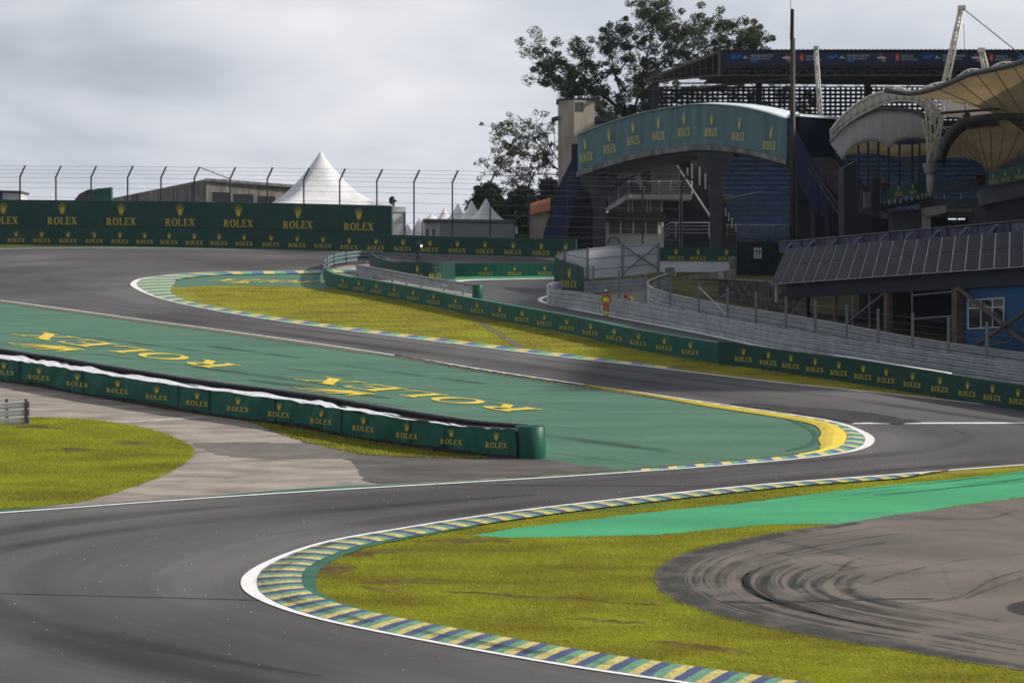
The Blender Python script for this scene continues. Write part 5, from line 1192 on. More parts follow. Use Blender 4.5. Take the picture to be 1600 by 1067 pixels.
for k in range(5): mb = MB(); mb.lathe(Vector((17.0, 65.2, zg(65.2) + .24*k)), [(.7,.0),(1.1,.02),(1.2,.12),(1.1,.22),(.7,.235)], 20); mb.build('tyre', M['rubber'], tt_, True)
# off-frame continuation of the stand towards the pits
prism('end_block', [(1640,420),(1900,420),(1900,110),(1640,110)], 200, 24, M['dkgrey'], t)

# ---- arched footbridge
YL, YRt = 210.0, 190.0; xL, xR = 902, 1229
def brY(px_): return None
EL, ER = P(xL, 240, YL), P(xR, 220, YRt); dirv = Vector((ER.x - EL.x, ER.y - EL.y, 0)); 
def br(px_, py_, back=0.0):
    "point on the bridge's front plane seen at a pixel"
    d = ray(px_, py_); m_ = (px_ - 800) / F; t_ = (m_ * EL.y - EL.x) / (dirv.x - m_ * dirv.y); Y = EL.y + dirv.y * t_; q = P(px_, py_, Y); return q + bk * back
dn_ = dirv.normalized(); bk = Vector((-dn_.y, dn_.x, 0)); WB = 4.6
t = thing('footbridge', 'arched teal footbridge with gold lettering spanning the pit exit on concrete pillars', 'bridge', base_at(1118, 190))
top = cat([(902,212),(950,193.5),(1000,178.5),(1050,169),(1095,164),(1150,167),(1190,175),(1229,187)], 4); bot = cat([(902,268),(950,252),(1000,238.5),(1050,230.5),(1095,226),(1150,230),(1190,238),(1229,249)], 4)
n = len(top); mb = MB()
NP = 44
def ev(c, f_): x = xL + (xR - xL) * f_; i = max(0, min(len(c) - 2, sum(1 for q in c if q[0] <= x) - 1)); a, b = c[i], c[i+1]; u_ = (x - a[0]) / (b[0] - a[0]); return (x, a[1] + (b[1] - a[1]) * u_)
v = []; f = []
for k in range(NP + 1):
    f_ = k / NP; a = ev(top, f_); b = ev(bot, f_); o_ = -.05 if k % 2 else .05; v += [br(*b, back=o_), br(*a, back=o_), br(*a, back=.25), br(*b, back=.25)]
for k in range(NP):
    for j in range(4): f.append((4*k+j, 4*k+(j+1) % 4, 4*k+4+(j+1) % 4, 4*k+4+j))
mesh('front_panel', v, f, M['teal'], t)
def sweep(name, fa, fb, b0, b1, matl, smooth=False, bulge=0):
    mb = MB(); K = 28
    for k in range(K):
        q = []
        for kk in (k, k+1): a = fa(kk / K); b = fb(kk / K); q.append((a, b))
        (a0, c0), (a1, c1) = q
        mb.hexa([br(*c0, back=b0), br(*c1, back=b0), br(*c1, back=b0) + bk*(b1-b0), br(*c0, back=b0) + bk*(b1-b0)], [br(*a0, back=b0), br(*a1, back=b0), br(*a1, back=b0) + bk*(b1-b0), br(*a0, back=b0) + bk*(b1-b0)])
    return mb.build(name, matl, t)
sh = lambda c, d: (lambda f_: (ev(c, f_)[0], ev(c, f_)[1] + d))
sweep('edge_girder', sh(bot, .6), sh(bot, 8.5), -.12, .4, M['conc_dark']); sweep('deck', sh(bot, 2), sh(bot, 15), .42, WB - .42, M['dkgrey']); sweep('rear_panel', sh(top, 3), sh(bot, 10), WB - .3, WB, M['dkgrey'])
# vaulted roof
v = []; f = []; m_ = 9
for k in range(NP + 1):
    f_ = k / NP
    for j in range(m_):
        u_ = j / (m_ - 1); q = br(*ev(top, f_), back=-.15 + (WB + .3) * u_) + U * (.22 * math.sin(math.pi * u_) + .03); v.append(q)
for k in range(NP):
    for j in range(m_ - 1): f.append((k*m_+j, k*m_+j+1, (k+1)*m_+j+1, (k+1)*m_+j))
o = mesh('roof', v, f, M['roofteal'], t, True); o.modifiers.new('th', 'SOLIDIFY').thickness = .05
# landing block at the right end
c0 = br(1229, 187); c1 = c0 + bk * WB; zt_ = P(0, 184, 190).z; zb_ = P(0, 247, 190).z
mb = MB(); e_ = dn_ * 1.2; mb.hexa([Vector((q.x, q.y, zb_)) for q in (c0 + bk*.3, c0 + e_ + bk*.3, c1 + e_, c1)], [Vector((q.x, q.y, zt_)) for q in (c0 + bk*.3, c0 + e_ + bk*.3, c1 + e_, c1)]); mb.build('landing_box', mat('matt_navy', (.006,.009,.02), .95, .1, spec=0.0), t)
mb = MB(); mb.hexa([Vector((q.x, q.y, zt_ + .02)) for q in (c0 + bk*.1, c0 + e_*1.15 + bk*.1, c1 + e_*1.15, c1)], [Vector((q.x, q.y, zt_ + .22)) for q in (c0 + bk*.1, c0 + e_*1.15 + bk*.1, c1 + e_*1.15, c1)]); mb.build('landing_roof', M['roofteal'], t)
M['pillar'] = mat('pillar_concrete', (.062,.066,.072), .8, .2, 1)
# pillars with flared heads
def pillar(px_, pyt, w0, w1, yb, Y):
    g_ = P(px_, 400, Y); zb2 = zg(Y) - .3; s_ = Y / F; prof = [(w0/2*s_, zb2), (w0/2*s_, P(0, pyt + 52, Y).z), (w0/2*s_*1.25, P(0, pyt + 34, Y).z), (w1/2*s_*.7, P(0, pyt + 20, Y).z), (w1/2*s_, P(0, pyt + 8, Y).z), (w1/2*s_, P(0, pyt, Y).z)]
    mb = MB()
    for (ra, z0), (rb, z1) in zip(prof[:-1], prof[1:]):
        mb.hexa([Vector((g_.x + dx*ra, Y + dy*min(ra, .5), z0)) for dx, dy in ((-1,-1),(1,-1),(1,1),(-1,1))], [Vector((g_.x + dx*rb, Y + dy*min(rb, .5), z1)) for dx, dy in ((-1,-1),(1,-1),(1,1),(-1,1))])
    mb.build('pillar', M['pillar'], t)
pillar(1118, 240, 18, 52, 425, 195.0); pillar(936, 275, 19, 56, 385, 209.5)
for fx, fy in ((919,237),(956,224),(993,211),(1032,204),(1071.5,198),(1113.5,198.5),(1156,205),(1204,219)):
    a = br(fx - 9.5, fy + 14); b = br(fx + 9.5, fy + 14); wsc = brs = a.y / F
    f0 = (fx - xL) / (xR - xL); slope = (ev(bot, min(1, f0 + .03))[1] - ev(bot, max(0, f0 - .03))[1]) / (.06 * (xR - xL))
    a = br(fx - 9.5, fy + 15 - 9.5*slope); b = br(fx + 9.5, fy + 15 + 9.5*slope); zz = (a.z + b.z)/2; place_logo(a, b, zz, 38 * brs, t, 'pale', off=.22)
# left stair parapet
prism('stair_parapet', [(903,232),(903,300),(893,340),(878,385),(846,385),(850,362),(872,292),(899,238)], 210.6, .5, M['navy'], t)
prism('stair_side', [(893,300),(946,292),(946,400),(862,400),(875,360)], 213, 2.5, M['black'], t)
mb = MB()
for k in range(9): hexp(mb, [(880,312+k*9),(925,310+k*9),(925,308+k*9),(880,310+k*9)], 212.7, .2)
mb.build('stair_slats', M['dkgrey'], t)
# right stair
prism('stair_parapet', [(1233,192),(1245,205),(1281,272),(1281,335),(1268,322),(1245,278),(1233,252)], 189.2, .35, M['navy'], t)
slab('stair_panel', [(1283,338),(1293,338),(1293,273),(1283,273)], 188.6, .3, M['navy'], t)
mb = MB()
for k in range(22):
    x = 1262 + k * 6.0; y = 246 + k * 5.8; hexp(mb, [(x, y + 16),(x + 36, y + 16),(x + 36, y),(x, y)], 190 - k*.32, .35)
mb.build('stair_flight', mat('stair_steps', (.06,.052,.05), .85, .2), t)
mb = MB(); mb.bar(P(1262,262,187), P(1335,372,182), .05, 4); mb.bar(P(1268,262,187), P(1345,372,182), .05, 4); mb.bar(P(1298,246,190), P(1392,350,183), .05, 4)
for k in range(8): mb.bar(P(1264 + k*9.5, 282 + k*13.2, 186.5), P(1264 + k*9.5, 264 + k*13.4, 186.5), .03, 4)
mb.build('stair_rail', M['dkgrey'], t)
prism('stair_base', [(1246,250),(1312,245),(1400,345),(1400,440),(1246,440)], 192, 3, M['black'], t)
for x in (1268, 1290): slab('stair_post', [(x,420),(x+5,420),(x+5,330),(x,325)], 189.8, .3, M['dkgrey'], t)

# ---- tall pole
g = base_at(1238.5, 186); t = thing('lamp_pole', 'very tall dark brown pole in front of the right end of the bridge', 'pole', g)
mb = MB(); mb.bar(g, P(1238.5, 60, 186), .27, 10, .20); mb.build('shaft', mat('pole_brown', (.045,.038,.036), .6, .2, 1), t, True)
mb = MB(); mb.bar(P(1237.3, 62, 186), P(1238, 15, 186), .17, 8, .15); mb.build('head_section', M['black'], t); mb = MB(); mb.bar(P(1235.5, 30, 186), P(1235.3, -8, 186), .025, 4); mb.build('antenna', M['black'], t)

# ---- race control building under the bridge
t = thing('control_cabin', 'white two storey control cabin with railed balcony seen under the bridge', 'building', base_at(990, 213))
slab('wall', [(944,420),(1037,420),(1037,346),(944,346)], 212, 4, M['offwhite'], t); slab('canopy', [(947,345.5),(1041,345.5),(1041,332),(947,332)], 211.2, 4.5, mat('olive_canopy', (.085,.08,.06), .8, .15), t)
slab('upper_wall', [(953,332),(1036,332),(1036,312),(953,312)], 212.5, 4, mat('cabin_shade', (.22,.22,.23), .7, .2, 1.2, stretch=(4, 1, .3)), t)
for x in (981, 987, 1010, 1015, 1033): slab('mullion', [(x,332),(x+2.4,332),(x+2.4,312),(x,312)], 212.2, .2, M['white'], t)
for x in (952, 971.5, 991, 1010): 
    slab('window', [(x,364.5),(x+17,364.5),(x+17,346.5),(x,346.5)], 211.8, .2, mat('window_blind', (.12,.11,.10), .5, .2) if x == 952 else bpy.data.materials['window_blind'], t)
    slab('window_frame', [(x+17.2,366),(x+19,366),(x+19,346),(x+17.2,346)], 211.7, .3, M['white'], t)
slab('balcony_floor', [(976,311.5),(1081,311.5),(1081,303.5),(976,303.5)], 210, 3.5, M['offwhite'], t)
prism('stair_beam', [(945,333),(945,326),(977,303.5),(984,303.5),(984,309)], 209.8, .4, M['offwhite'], t)
mb = MB()
for k in range(5): mb.bar(P(982, 283.5 + k*4.3, 209.6), P(1081, 283.5 + k*4.3, 209.6), .03, 4); mb.bar(P(982, 283.5 + k*4.3, 209.6), P(950, 304 + k*4.6, 209.6), .03, 4)
for x in (982, 1006, 1030, 1048, 1081): mb.bar(P(x, 304, 209.6), P(x, 282, 209.6), .05, 4)
for x in (952, 966): mb.bar(P(x, 324 - (x-952)*.7, 209.6), P(x, 302 - (x-952)*.7, 209.6), .05, 4)
mb.build('balcony_rail', M['steel'], t)
prism('white_board', [(991,276),(1000,271),(1008,296),(1003,298)], 209.3, .1, M['offwhite'], t)
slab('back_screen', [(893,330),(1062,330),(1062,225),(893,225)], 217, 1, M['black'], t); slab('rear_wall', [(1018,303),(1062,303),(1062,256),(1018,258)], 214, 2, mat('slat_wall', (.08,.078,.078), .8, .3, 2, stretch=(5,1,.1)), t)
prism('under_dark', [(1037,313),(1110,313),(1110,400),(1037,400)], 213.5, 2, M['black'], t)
mb = MB(); mb.bar(P(1058,260,208), P(1108,336,206), .09, 6); mb.build('prop', M['steel'], t); mb = MB(); mb.lathe(P(1110,337,206), [(.02,-.2),(.2,-.1),(.22,.05),(.1,.2)], 10); mb.build('lamp', M['offwhite'], t, True)
mb = MB()
for k in range(4): mb.bar(P(1045, 348+k*5.3, 209), P(1110, 348+k*5.3, 209), .035, 4); mb.bar(P(1045, 350+k*5.3, 209), P(1034, 356+k*5.3, 209), .035, 4)
for x in (1035, 1056, 1066, 1108): mb.bar(P(x, 372, 209), P(x, 348, 209), .06, 4)
mb.build('lower_rail', M['steel'], t)
mb = MB(); c0 = P(959, 380, 211.6); r_ = 9*211/F; mb.tube([c0 + Vector((r_*math.cos(a), 0, r_*math.sin(a))) for a in np.linspace(0, math.pi, 12)], .06, 5); mb.build('hoop', M['black'], t)
t = thing('floodlight_mast', 'thin grey double mast standing right of the cabin under the bridge', 'mast', base_at(1063, 200))
mb = MB(); mb.bar(base_at(1062, 200), P(1062,262,200), .06, 6); mb.bar(base_at(1066, 200), P(1066,308,200), .05, 6); mb.build('shaft', M['post'], t)

# ---- concrete wall with banners below the stand, gate fence and sign
CW = dense([(1029,425),(1060,425),(1110,425.5),(1160,426),(1230,428)], 4)
t = thing('concrete_wall', 'pale concrete wall topped by green banners between the white fence and the bridge pillar', 'wall', CW[0]); wall_sheet('wall', CW, 0, .95, .3, M['offwhite'], t)
wall_sheet('banner', CW, .92, 2.0, .06, M['banner_dk'], t, off=-.08)
logos_on(CW, [1056,1091,1135], 25, .98, .95, t, off=.12)
mb = MB()
for q in CW: mb.box(q + Vector((0, .6, 1.4)), .1, .1, 2.8)
t = thing('gate_fence', 'dark wire gate fence with a white prohibition sign right of the bridge pillar', 'fence', G(1180, 431))
mb = MB(); a = G(1152, 431); b = G(1222, 432)
for k in range(15): p = a.lerp(b, k/14); mb.box(p + U*1.5, .05, .05, 3.0)
for z in (.1, 1.0, 2.0, 2.95): mb.bar(a + U*z, b + U*z, .035, 4)
mb.build('bars', M['black'], t); slab('mesh_screen', [(1152,430),(1222,430),(1222,378),(1152,378)], 185.8, .05, mat('green_screen', (.006,.022,.018), .8, .3), t)
slab('sign', [(1178,404),(1190,404),(1190,387),(1178,387)], 184.6, .05, M['white'], t)
c0 = P(1184, 394, 184.5); rr_ = 3.6*184/F; mb = MB(); mb.tube([c0 + Vector((rr_*math.cos(a), 0, rr_*math.sin(a))) for a in np.linspace(0, 2*math.pi, 17)] if False else [c0 + Vector((rr_*math.cos(a), 0, rr_*math.sin(a))) for a in np.linspace(0, 2*math.pi, 17)], .022, 4); mb.bar(c0 + Vector((-rr_*.7, 0, rr_*.7)), c0 + Vector((rr_*.7, 0, -rr_*.7)), .018, 4); mb.build('sign_symbol', M['print_red'], t)
t = thing('grey_bin', 'small grey round topped bin beside the bridge pillar foot', 'bin', G(1148, 428)); mb = MB(); mb.lathe(G(1148, 428), [(.38, 0), (.42, .1), (.42, 1.15), (.36, 1.3), (.15, 1.38)], 12); mb.build('body', M['grey'], t, True)
t = thing('green_barrier_box', 'small pale green crowd barrier at the foot of the concrete wall', 'barrier', G(1045, 432)); mb = MB(); g = G(1038, 433); h_ = G(1055, 432); mb.hexa([g, h_, h_ + Vector((0,.4,0)), g + Vector((0,.4,0))], [q + U*.72 for q in (g, h_, h_ + Vector((0,.4,0)), g + Vector((0,.4,0)))]); mb.build('panel', mat('pale_green', (.16,.30,.24), .6, .1), t)
mb = MB(); mb.bar(g + U*.78, h_ + U*.78, .05, 6); mb.bar(g, g + U*.9, .04, 6); mb.bar(h_, h_ + U*.95, .04, 6); mb.build('frame', M['white'], t)
# grass bank and its concrete edge, rubble wall
t = thing('bank_edge', 'curved weathered concrete edge on top of the grass bank at the pillar foot', 'wall', G(1110, 437))
prism('edge', [(1052,440),(1072,431),(1100,427),(1150,420),(1150,430),(1135,436),(1095,436),(1075,438)], 180.5, 1.2, M['conc'], t)
slab('block', [(1123,436),(1131,436),(1131,423),(1123,423)], 180, .5, M['conc_lt'], t)
t = thing('rubble_wall', 'dark rubble stone retaining wall left of the solar roofed building', 'wall', G(1165, 465))
mb = MB(); a, b = G(1122, 464), G(1260, 500); zt_ = P(0, 436, a.y).z
mb.hexa([a, b, b + Vector((.5,2,0)), a + Vector((.5,2,0))], [Vector((a.x, a.y, zt_)), Vector((b.x, b.y, zt_ - .6)), Vector((b.x+.5, b.y+2, zt_ - .6)), Vector((a.x+.5, a.y+2, zt_))]); mb.build('stonework', M['stone'], t)
mb = MB(); mb.hexa([Vector((a.x-.1, a.y-.1, zt_)), Vector((b.x, b.y-.1, zt_-.6)), b + Vector((.5,2.1,zt_-.6-b.z)), a + Vector((.5,2.1,zt_-a.z))], [Vector((a.x-.1, a.y-.1, zt_+.15)), Vector((b.x, b.y-.1, zt_-.45)), b + Vector((.5,2.1,zt_-.45-b.z)), a + Vector((.5,2.1,zt_+.15-a.z))]); mb.build('coping', M['conc_dark'], t)

# ---- solar roofed building
t = thing('solar_building', 'dark open fronted building with a sloping roof of solar panels and a blue wall', 'building', base_at(1400, 140))
Lb, Rb = P(1203, 443, 152), P(1600, 415, 124); Lt, Rt = P(1228, 388, 155.5), P(1600, 360, 127.5)
kx = 1.45; Rb2 = Lb + (Rb - Lb) * kx; Rt2 = Lt + (Rt - Lt) * kx; nc = 29
nrm_ = (Rb2 - Lb).cross(Lt - Lb).normalized()
if nrm_.y > 0: nrm_ = -nrm_
def bil(u_, w_): return (Lb.lerp(Rb2, u_)).lerp(Lt.lerp(Rt2, u_), w_)
mb = MB()
for k in range(nc):
    q = [bil(k/nc, 0), bil((k+1)/nc, 0), bil((k+1)/nc, 1), bil(k/nc, 1)]; mb.hexa([p_ - nrm_*.12 for p_ in q], [p_ - nrm_*.05 for p_ in q])
mb.build('panel_frame', M['alu'], t)
for r_ in range(2):
    for k in range(nc):
        g_ = .05 / nc * 1.3; u0, u1 = k/nc + g_, (k+1)/nc - g_; w0, w1_ = r_*.5 + .012, (r_+1)*.5 - .012
        q = [bil(u0, w0), bil(u1, w0), bil(u1, w1_), bil(u0, w1_)]; mb = MB(); mb.hexa([p_ - nrm_*.03 for p_ in q], [p_ + nrm_*.01 for p_ in q]); mb.build('solar_panel', M['solar'], t)
def along(u_, off_, z): p = Lb + (Rb - Lb) * u_; return Vector((p.x + off_[0], p.y + off_[1], z))
dl_ = (Rb - Lb); dl_.z = 0; dl_.normalize(); bk2 = Vector((-dl_.y, dl_.x, 0)); 
if bk2.x < 0: bk2 = -bk2
def wallseg(name, u0, u1, z0f, z1f, matl, depth, back, parent=t):
    a, b = Lb + (Rb - Lb)*u0 + bk2*back, Lb + (Rb - Lb)*u1 + bk2*back; mb = MB()
    lo = [Vector((a.x, a.y, z0f(a))), Vector((b.x, b.y, z0f(b)))]; hi = [Vector((a.x, a.y, z1f(a))), Vector((b.x, b.y, z1f(b)))]
    mb.hexa([lo[0], lo[1], lo[1] + bk2*depth, lo[0] + bk2*depth], [hi[0], hi[1], hi[1] + bk2*depth, hi[0] + bk2*depth]); return mb.build(name, matl, parent)
zt1 = lambda p: Lb.z + (Rb.z - Lb.z) * ((p.y - Lb.y) / (Rb.y - Lb.y)) - .05
gz_ = lambda p: zg(p.y) - .2
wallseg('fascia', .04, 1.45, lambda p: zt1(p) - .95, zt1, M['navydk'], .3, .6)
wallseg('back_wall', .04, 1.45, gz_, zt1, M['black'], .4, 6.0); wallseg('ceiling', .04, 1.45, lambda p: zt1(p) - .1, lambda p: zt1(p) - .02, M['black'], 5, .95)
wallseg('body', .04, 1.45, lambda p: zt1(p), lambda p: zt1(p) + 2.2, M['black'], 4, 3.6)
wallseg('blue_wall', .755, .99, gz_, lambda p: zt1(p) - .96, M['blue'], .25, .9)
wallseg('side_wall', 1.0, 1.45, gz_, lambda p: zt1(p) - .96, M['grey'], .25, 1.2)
for u_, w_ in ((.25, .25), (.47, .4), (.735, .55), (.995, .35)):
    p = Lb + (Rb - Lb)*u_ + bk2*.8; mb = MB(); h_ = zt1(p) - .95 - gz_(p); mb.box(Vector((p.x, p.y, gz_(p) + h_/2)), w_, w_, h_, math.atan2(dl_.y, dl_.x)); mb.build('column', M['rust'], t)
for u_ in (.33, .40, .57): 
    p = Lb + (Rb - Lb)*u_ + bk2*.7; mb = MB(); mb.bar(Vector((p.x, p.y, gz_(p))), Vector((p.x, p.y, zt1(p) - .95)), .06, 5); mb.build('thin_post', M['post'], t)
mb = MB(); a = Lb + (Rb - Lb)*.57 + bk2*.65; b = Lb + (Rb - Lb)*.73 + bk2*.65
for z in (1.2, 2.6): mb.bar(Vector((a.x, a.y, zt1(a) - z)), Vector((b.x, b.y, zt1(b) - z + .1)), .05, 5)
a2 = Lb + (Rb - Lb)*.30 + bk2*.65; b2 = Lb + (Rb - Lb)*.46 + bk2*.65; mb.bar(Vector((a2.x, a2.y, zt1(a2) - 2.8)), Vector((b2.x, b2.y, zt1(b2) - 1.0)), .07, 5); mb.build('frame_rail', M['post'], t)
def onfr(px_, py_, back):
    m_ = (px_ - 800)/F; o_ = Lb + bk2*back; t_ = (m_*o_.y - o_.x)/(dl_.x - m_*dl_.y); Y = o_.y + dl_.y*t_; return P(px_, py_, Y)
mb = MB(); mb.bar(onfr(1497,450,.5), onfr(1605,538,.5), .12, 6); mb.bar(onfr(1518,545,.3), onfr(1610,482,.3), .12, 6); mb.bar(onfr(1540,541,.2), onfr(1583,532,.2), .05, 5); mb.build('diagonal_brace', M['rust'], t)
wf = MB(); 
for xa, ya, xb, yb in ((1513,469,1569,466),(1513,482,1569,480),(1513,514,1568,511),(1513,469,1513,514),(1533,468,1533,512),(1551,467,1551,511),(1569,466,1568,511)): wf.bar(onfr(xa,ya,.85), onfr(xb,yb,.85), .045, 4)
wi = MB(); q = [onfr(1513,514,.88), onfr(1568,511,.88), onfr(1569,466,.88), onfr(1513,469,.88)]; d_ = bk2*.03; wi.hexa([q[0], q[1], q[1]+d_, q[0]+d_], [q[3], q[2], q[2]+d_, q[3]+d_]); wob = wi.build('window', M['glass'], t); wf.build('window_frame', M['offwhite'], wob)
mb = MB(); mb.bar(P(1213,472,152), P(1213,440,152), .08, 6); mb.build('downpipe', M['offwhite'], t)
# mural fence band behind the solar roof
t = thing('mural_fence', 'long fence band printed with dim purple figures behind the solar roof', 'fence', base_at(1230, 160))
a, b = P(1216, 396, 164), P(1600, 366, 134); a1, b1 = P(1216, 379, 164), P(1600, 345, 134); b = a + (b-a)*1.4; b1 = a1 + (b1-a1)*1.4; d_ = Vector((.1,.15,0))
mb = MB(); mb.hexa([a, b, b+d_, a+d_], [a1, b1, b1+d_, a1+d_]); mb.build('printed_band', M['mural'], t)
for k in range(26):
    f_ = k/25; p, p1 = a.lerp(b, f_), a1.lerp(b1, f_); mb = MB(); w_ = .10 if k % 4 == 1 else .035; mb.bar(p - Vector((0,.08,.2)), p1 - Vector((0,.08,-.05)), w_, 4); mb.build('post', M['darkpost'], t)
mb = MB(); mb.bar(a1, b1, .07, 4); mb.build('top_rail', M['darkpost'], t)
for k in range(9):
    c0 = a.lerp(b, .05 + k*.075).lerp(a1.lerp(b1, .05 + k*.075), .45) + Vector((0,-.05,0)); mb = MB(); pts_ = [c0 + Vector((-.5,.4,-.3)), c0 + Vector((-.1,.1,.25)), c0 + Vector((.3,-.25,.3)), c0 + Vector((.6,-.5,-.1))]; mb.tube(pts_, .09, 5); mb.build('painted_figure', mat('mural_figure', (.16,.20,.32), .6, .2) if k == 0 else bpy.data.materials['mural_figure'], t)

# ---- hospitality terraces and tensile canopies
t = thing('terrace_building', 'dark hospitality terrace building with glass balustrades below the tensile canopies', 'building', base_at(1460, 165))
slab('wall', [(1395,400),(1446,400),(1446,326),(1395,330)], 166, 5, M['grey'], t); prism('terrace_slab', [(1384,326),(1384,318),(1452,306),(1457,306),(1457,312)], 163, 6, M['black'], t)
slab('slab', [(1456,324),(1541,324),(1541,310),(1456,311)], 164, 5, M['grey'], t); prism('white_block', [(1443,325),(1474,321),(1479,322),(1479,332),(1474,333),(1449,338),(1445,335)], 162.5, 1.2, M['conc_lt'], t)
slab('white_pier', [(1444,400),(1454,400),(1454,337),(1444,337)], 163, 1, M['conc_lt'], t)
slab('beam', [(1479,332),(1541,332),(1541,325),(1479,325)], 163.3, 2, M['conc'], t); slab('beam', [(1479,339),(1541,339),(1541,333),(1479,333)], 163.6, 2, mat('tan_beam', (.15,.135,.125), .8, .15), t)
slab('recess', [(1454,400),(1541,400),(1541,339),(1454,339)], 166.5, 2, M['black'], t)
slab('parapet', [(1533,321),(1640,297),(1640,272),(1533,297)], 158, 1, mat('parapet_grey', (.13,.135,.145), .7, .15, 1), t); slab('lower_wall', [(1540,400),(1640,400),(1640,300),(1540,320)], 158.6, 6, M['dkgrey'], t)
for k in range(7): mb = MB(); x = 1482 + k*3.8; hexp(mb, [(x,343.5),(x + (2.8 if k != 3 else .8),343.5),(x + (2.8 if k != 3 else .8),341.2),(x,341.2)], 166.3, .05); mb.build('lit_letter_bar', mat('lit_sign', (.5,.5,.5), .5, emit=(.8,.85,1,.9)) if k == 0 else bpy.data.materials['lit_sign'], t)
slab('glass_panel', [(1386,312),(1446,303),(1446,283),(1386,294)], 163, .04, M['glassgreen'], t); slab('glass_panel', [(1447,303),(1530,300),(1530,280),(1447,282)], 163, .04, M['glassclear'], t)
for k, (x, y) in enumerate([(1388,320),(1397,318),(1406,318),(1415,314),(1424,314),(1434,312),(1440,311),(1446,310),(1452,309),(1475,312),(1501,311),(1527,310)]): slab('stanchion', [(x,y),(x+2.2,y),(x+2.2,y-8),(x,y-8)], 162.7, .1, M['conc_lt'], t)
slab('teal_glass', [(1544,291),(1640,273),(1640,250),(1544,268)], 157.5, .05, M['glassteal'], t)
for x in (1404, 1426): a_, b_ = P(x-5, 308.5 - (x-1386)*.13, 162.9), P(x+6, 307 - (x-1386)*.13, 162.9); place_logo(a_, b_, a_.z, 17*162/F, t, 'pale', off=.04)
for x in (1552, 1571, 1593, 1616): y = 287 - (x - 1552)*.187; a_, b_ = P(x-7, y+1.3, 157.4), P(x+7, y-1.3, 157.4); place_logo(a_, b_, (a_.z+b_.z)/2, 17*157/F, t, 'pale', off=.05)
for x, w_ in ((1340,3),(1355,3),(1371,3.2),(1387,3.2),(1404,3.2),(1424,3),(1436,2.5)): slab('post', [(x,312),(x+w_,312),(x+w_,218),(x,218)], 165, .2, M['black'], t)
slab('service_cabinet', [(1363,332),(1375,332),(1375,278),(1363,278)], 164, 1, M['black'], t); slab('grey_cabinet', [(1352,325),(1361,325),(1361,300),(1352,300)], 164.5, 1, M['grey'], t)
prism('dark_wall', [(1318,262),(1340,250),(1340,332),(1395,345),(1395,400),(1320,400)], 168, 3, M['black'], t); slab('red_box', [(1525,290),(1540,290),(1540,275),(1525,275)], 164.5, .6, mat('dim_red', (.12,.01,.015), .6), t)
# person on the terrace
g = P(1381, 318, 162.8); pz = thing('person', 'person in dark clothes with a red collar standing on the terrace', 'person', g)
J = [(0,0,.95),(0,0,1.12),(0,0,1.34),(0,0,1.50),(-.1,0,.9),(-.11,.02,.5),(-.11,0,.05),(.1,0,.9),(.11,-.02,.5),(.11,0,.05),(-.19,0,1.42),(-.25,0,1.15),(-.2,-.12,.95),(.19,0,1.42),(.25,0,1.15),(.2,-.12,.95)]
E = [(0,1),(1,2),(2,3),(0,4),(4,5),(5,6),(0,7),(7,8),(8,9),(2,10),(10,11),(11,12),(2,13),(13,14),(14,15)]
o = skin_fig('body', J, E, [.15,.15,.17,.06,.09,.07,.05,.09,.07,.05,.07,.05,.04,.07,.05,.04], M['black'], pz)
mb = MB(); mb.lathe(g, [(.045,1.52),(.09,1.62),(.085,1.72),(.03,1.78)], 12); mb.build('head', M['skin'], pz, True); mb = MB(); mb.lathe(g, [(.13,1.44),(.15,1.48),(.09,1.55)], 12); mb.build('collar', M['red'], pz, True)
mb = MB(); mb.lathe(g, [(.094,1.68),(.088,1.74),(.03,1.80)], 12); mb.build('hair', M['black'], pz, True)

# canopies
t = thing('skirt_canopy', 'grey fabric canopy with scalloped lower edge hung from a white truss arch', 'canopy', base_at(1380, 162))
tp = cat([(1298,222),(1306,206),(1322,194),(1345,182),(1370,171.5),(1400,171),(1428,173.5),(1445,181),(1455,196),(1459,222)], 4)
def pl(pts, n):
    xs_ = np.array([q[0] for q in pts]); ys_ = np.array([q[1] for q in pts]); X = np.linspace(xs_[0], xs_[-1], n); return list(zip(X, np.interp(X, xs_, ys_)))
bt = pl([(1298,226),(1308,240),(1317,252),(1324,239),(1334,230),(1348,223.5),(1364,220.5),(1378,223),(1390,232),(1399,223),(1414,218),(1435,216),(1458,220)], 54); tp = pl(tp, 54)
rows = []
for j in range(7):
    u_ = j/6; rows.append([P(a[0] + (b[0]-a[0])*u_, a[1] + (b[1]-a[1])*u_, 161 - .5*math.sin(math.pi*u_*.6) + .012*math.sin(i*.55)) for i, (a, b) in enumerate(zip(tp, bt))])
sheet('fabric', rows, M['membgrey'], t)
mb = MB(); mb.tube([P(q[0], q[1], 160.7) for q in tp], .14, 7); mb.build('edge_tube', M['grey'], t, True)
oa = cat([(1297,205),(1312,186),(1335,165),(1360,150),(1385,143),(1410,141),(1435,146),(1455,158),(1468,180)], 4); ia = cat([(1297,220),(1315,200),(1338,184),(1360,172),(1385,161),(1410,158),(1432,161),(1447,172),(1458,196)], 4)
mb = MB(); O1 = [P(q[0], q[1], 160) for q in oa]; I1 = [P(q[0], q[1], 160.5) for q in ia]; O2 = [P(q[0], q[1] + 3, 163) for q in oa]; I2 = [P(q[0]+1, q[1] - 6, 163) for q in ia]
for q in (O1, I1, O2): mb.tube(q, .085, 6)
for i in range(0, len(O1) - 1, 2):
    mb.bar(O1[i], I1[i+1], .05, 5); mb.bar(I1[i], O1[min(i+2, len(O1)-1)], .05, 5); mb.bar(O1[i], O2[i], .045, 4); mb.bar(O2[i], I1[i+1], .045, 4); mb.bar(O2[i], O1[i+1], .04, 4); mb.bar(I1[i], I2[i+1], .04, 4); mb.bar(I2[i], O2[i+1], .04, 4)
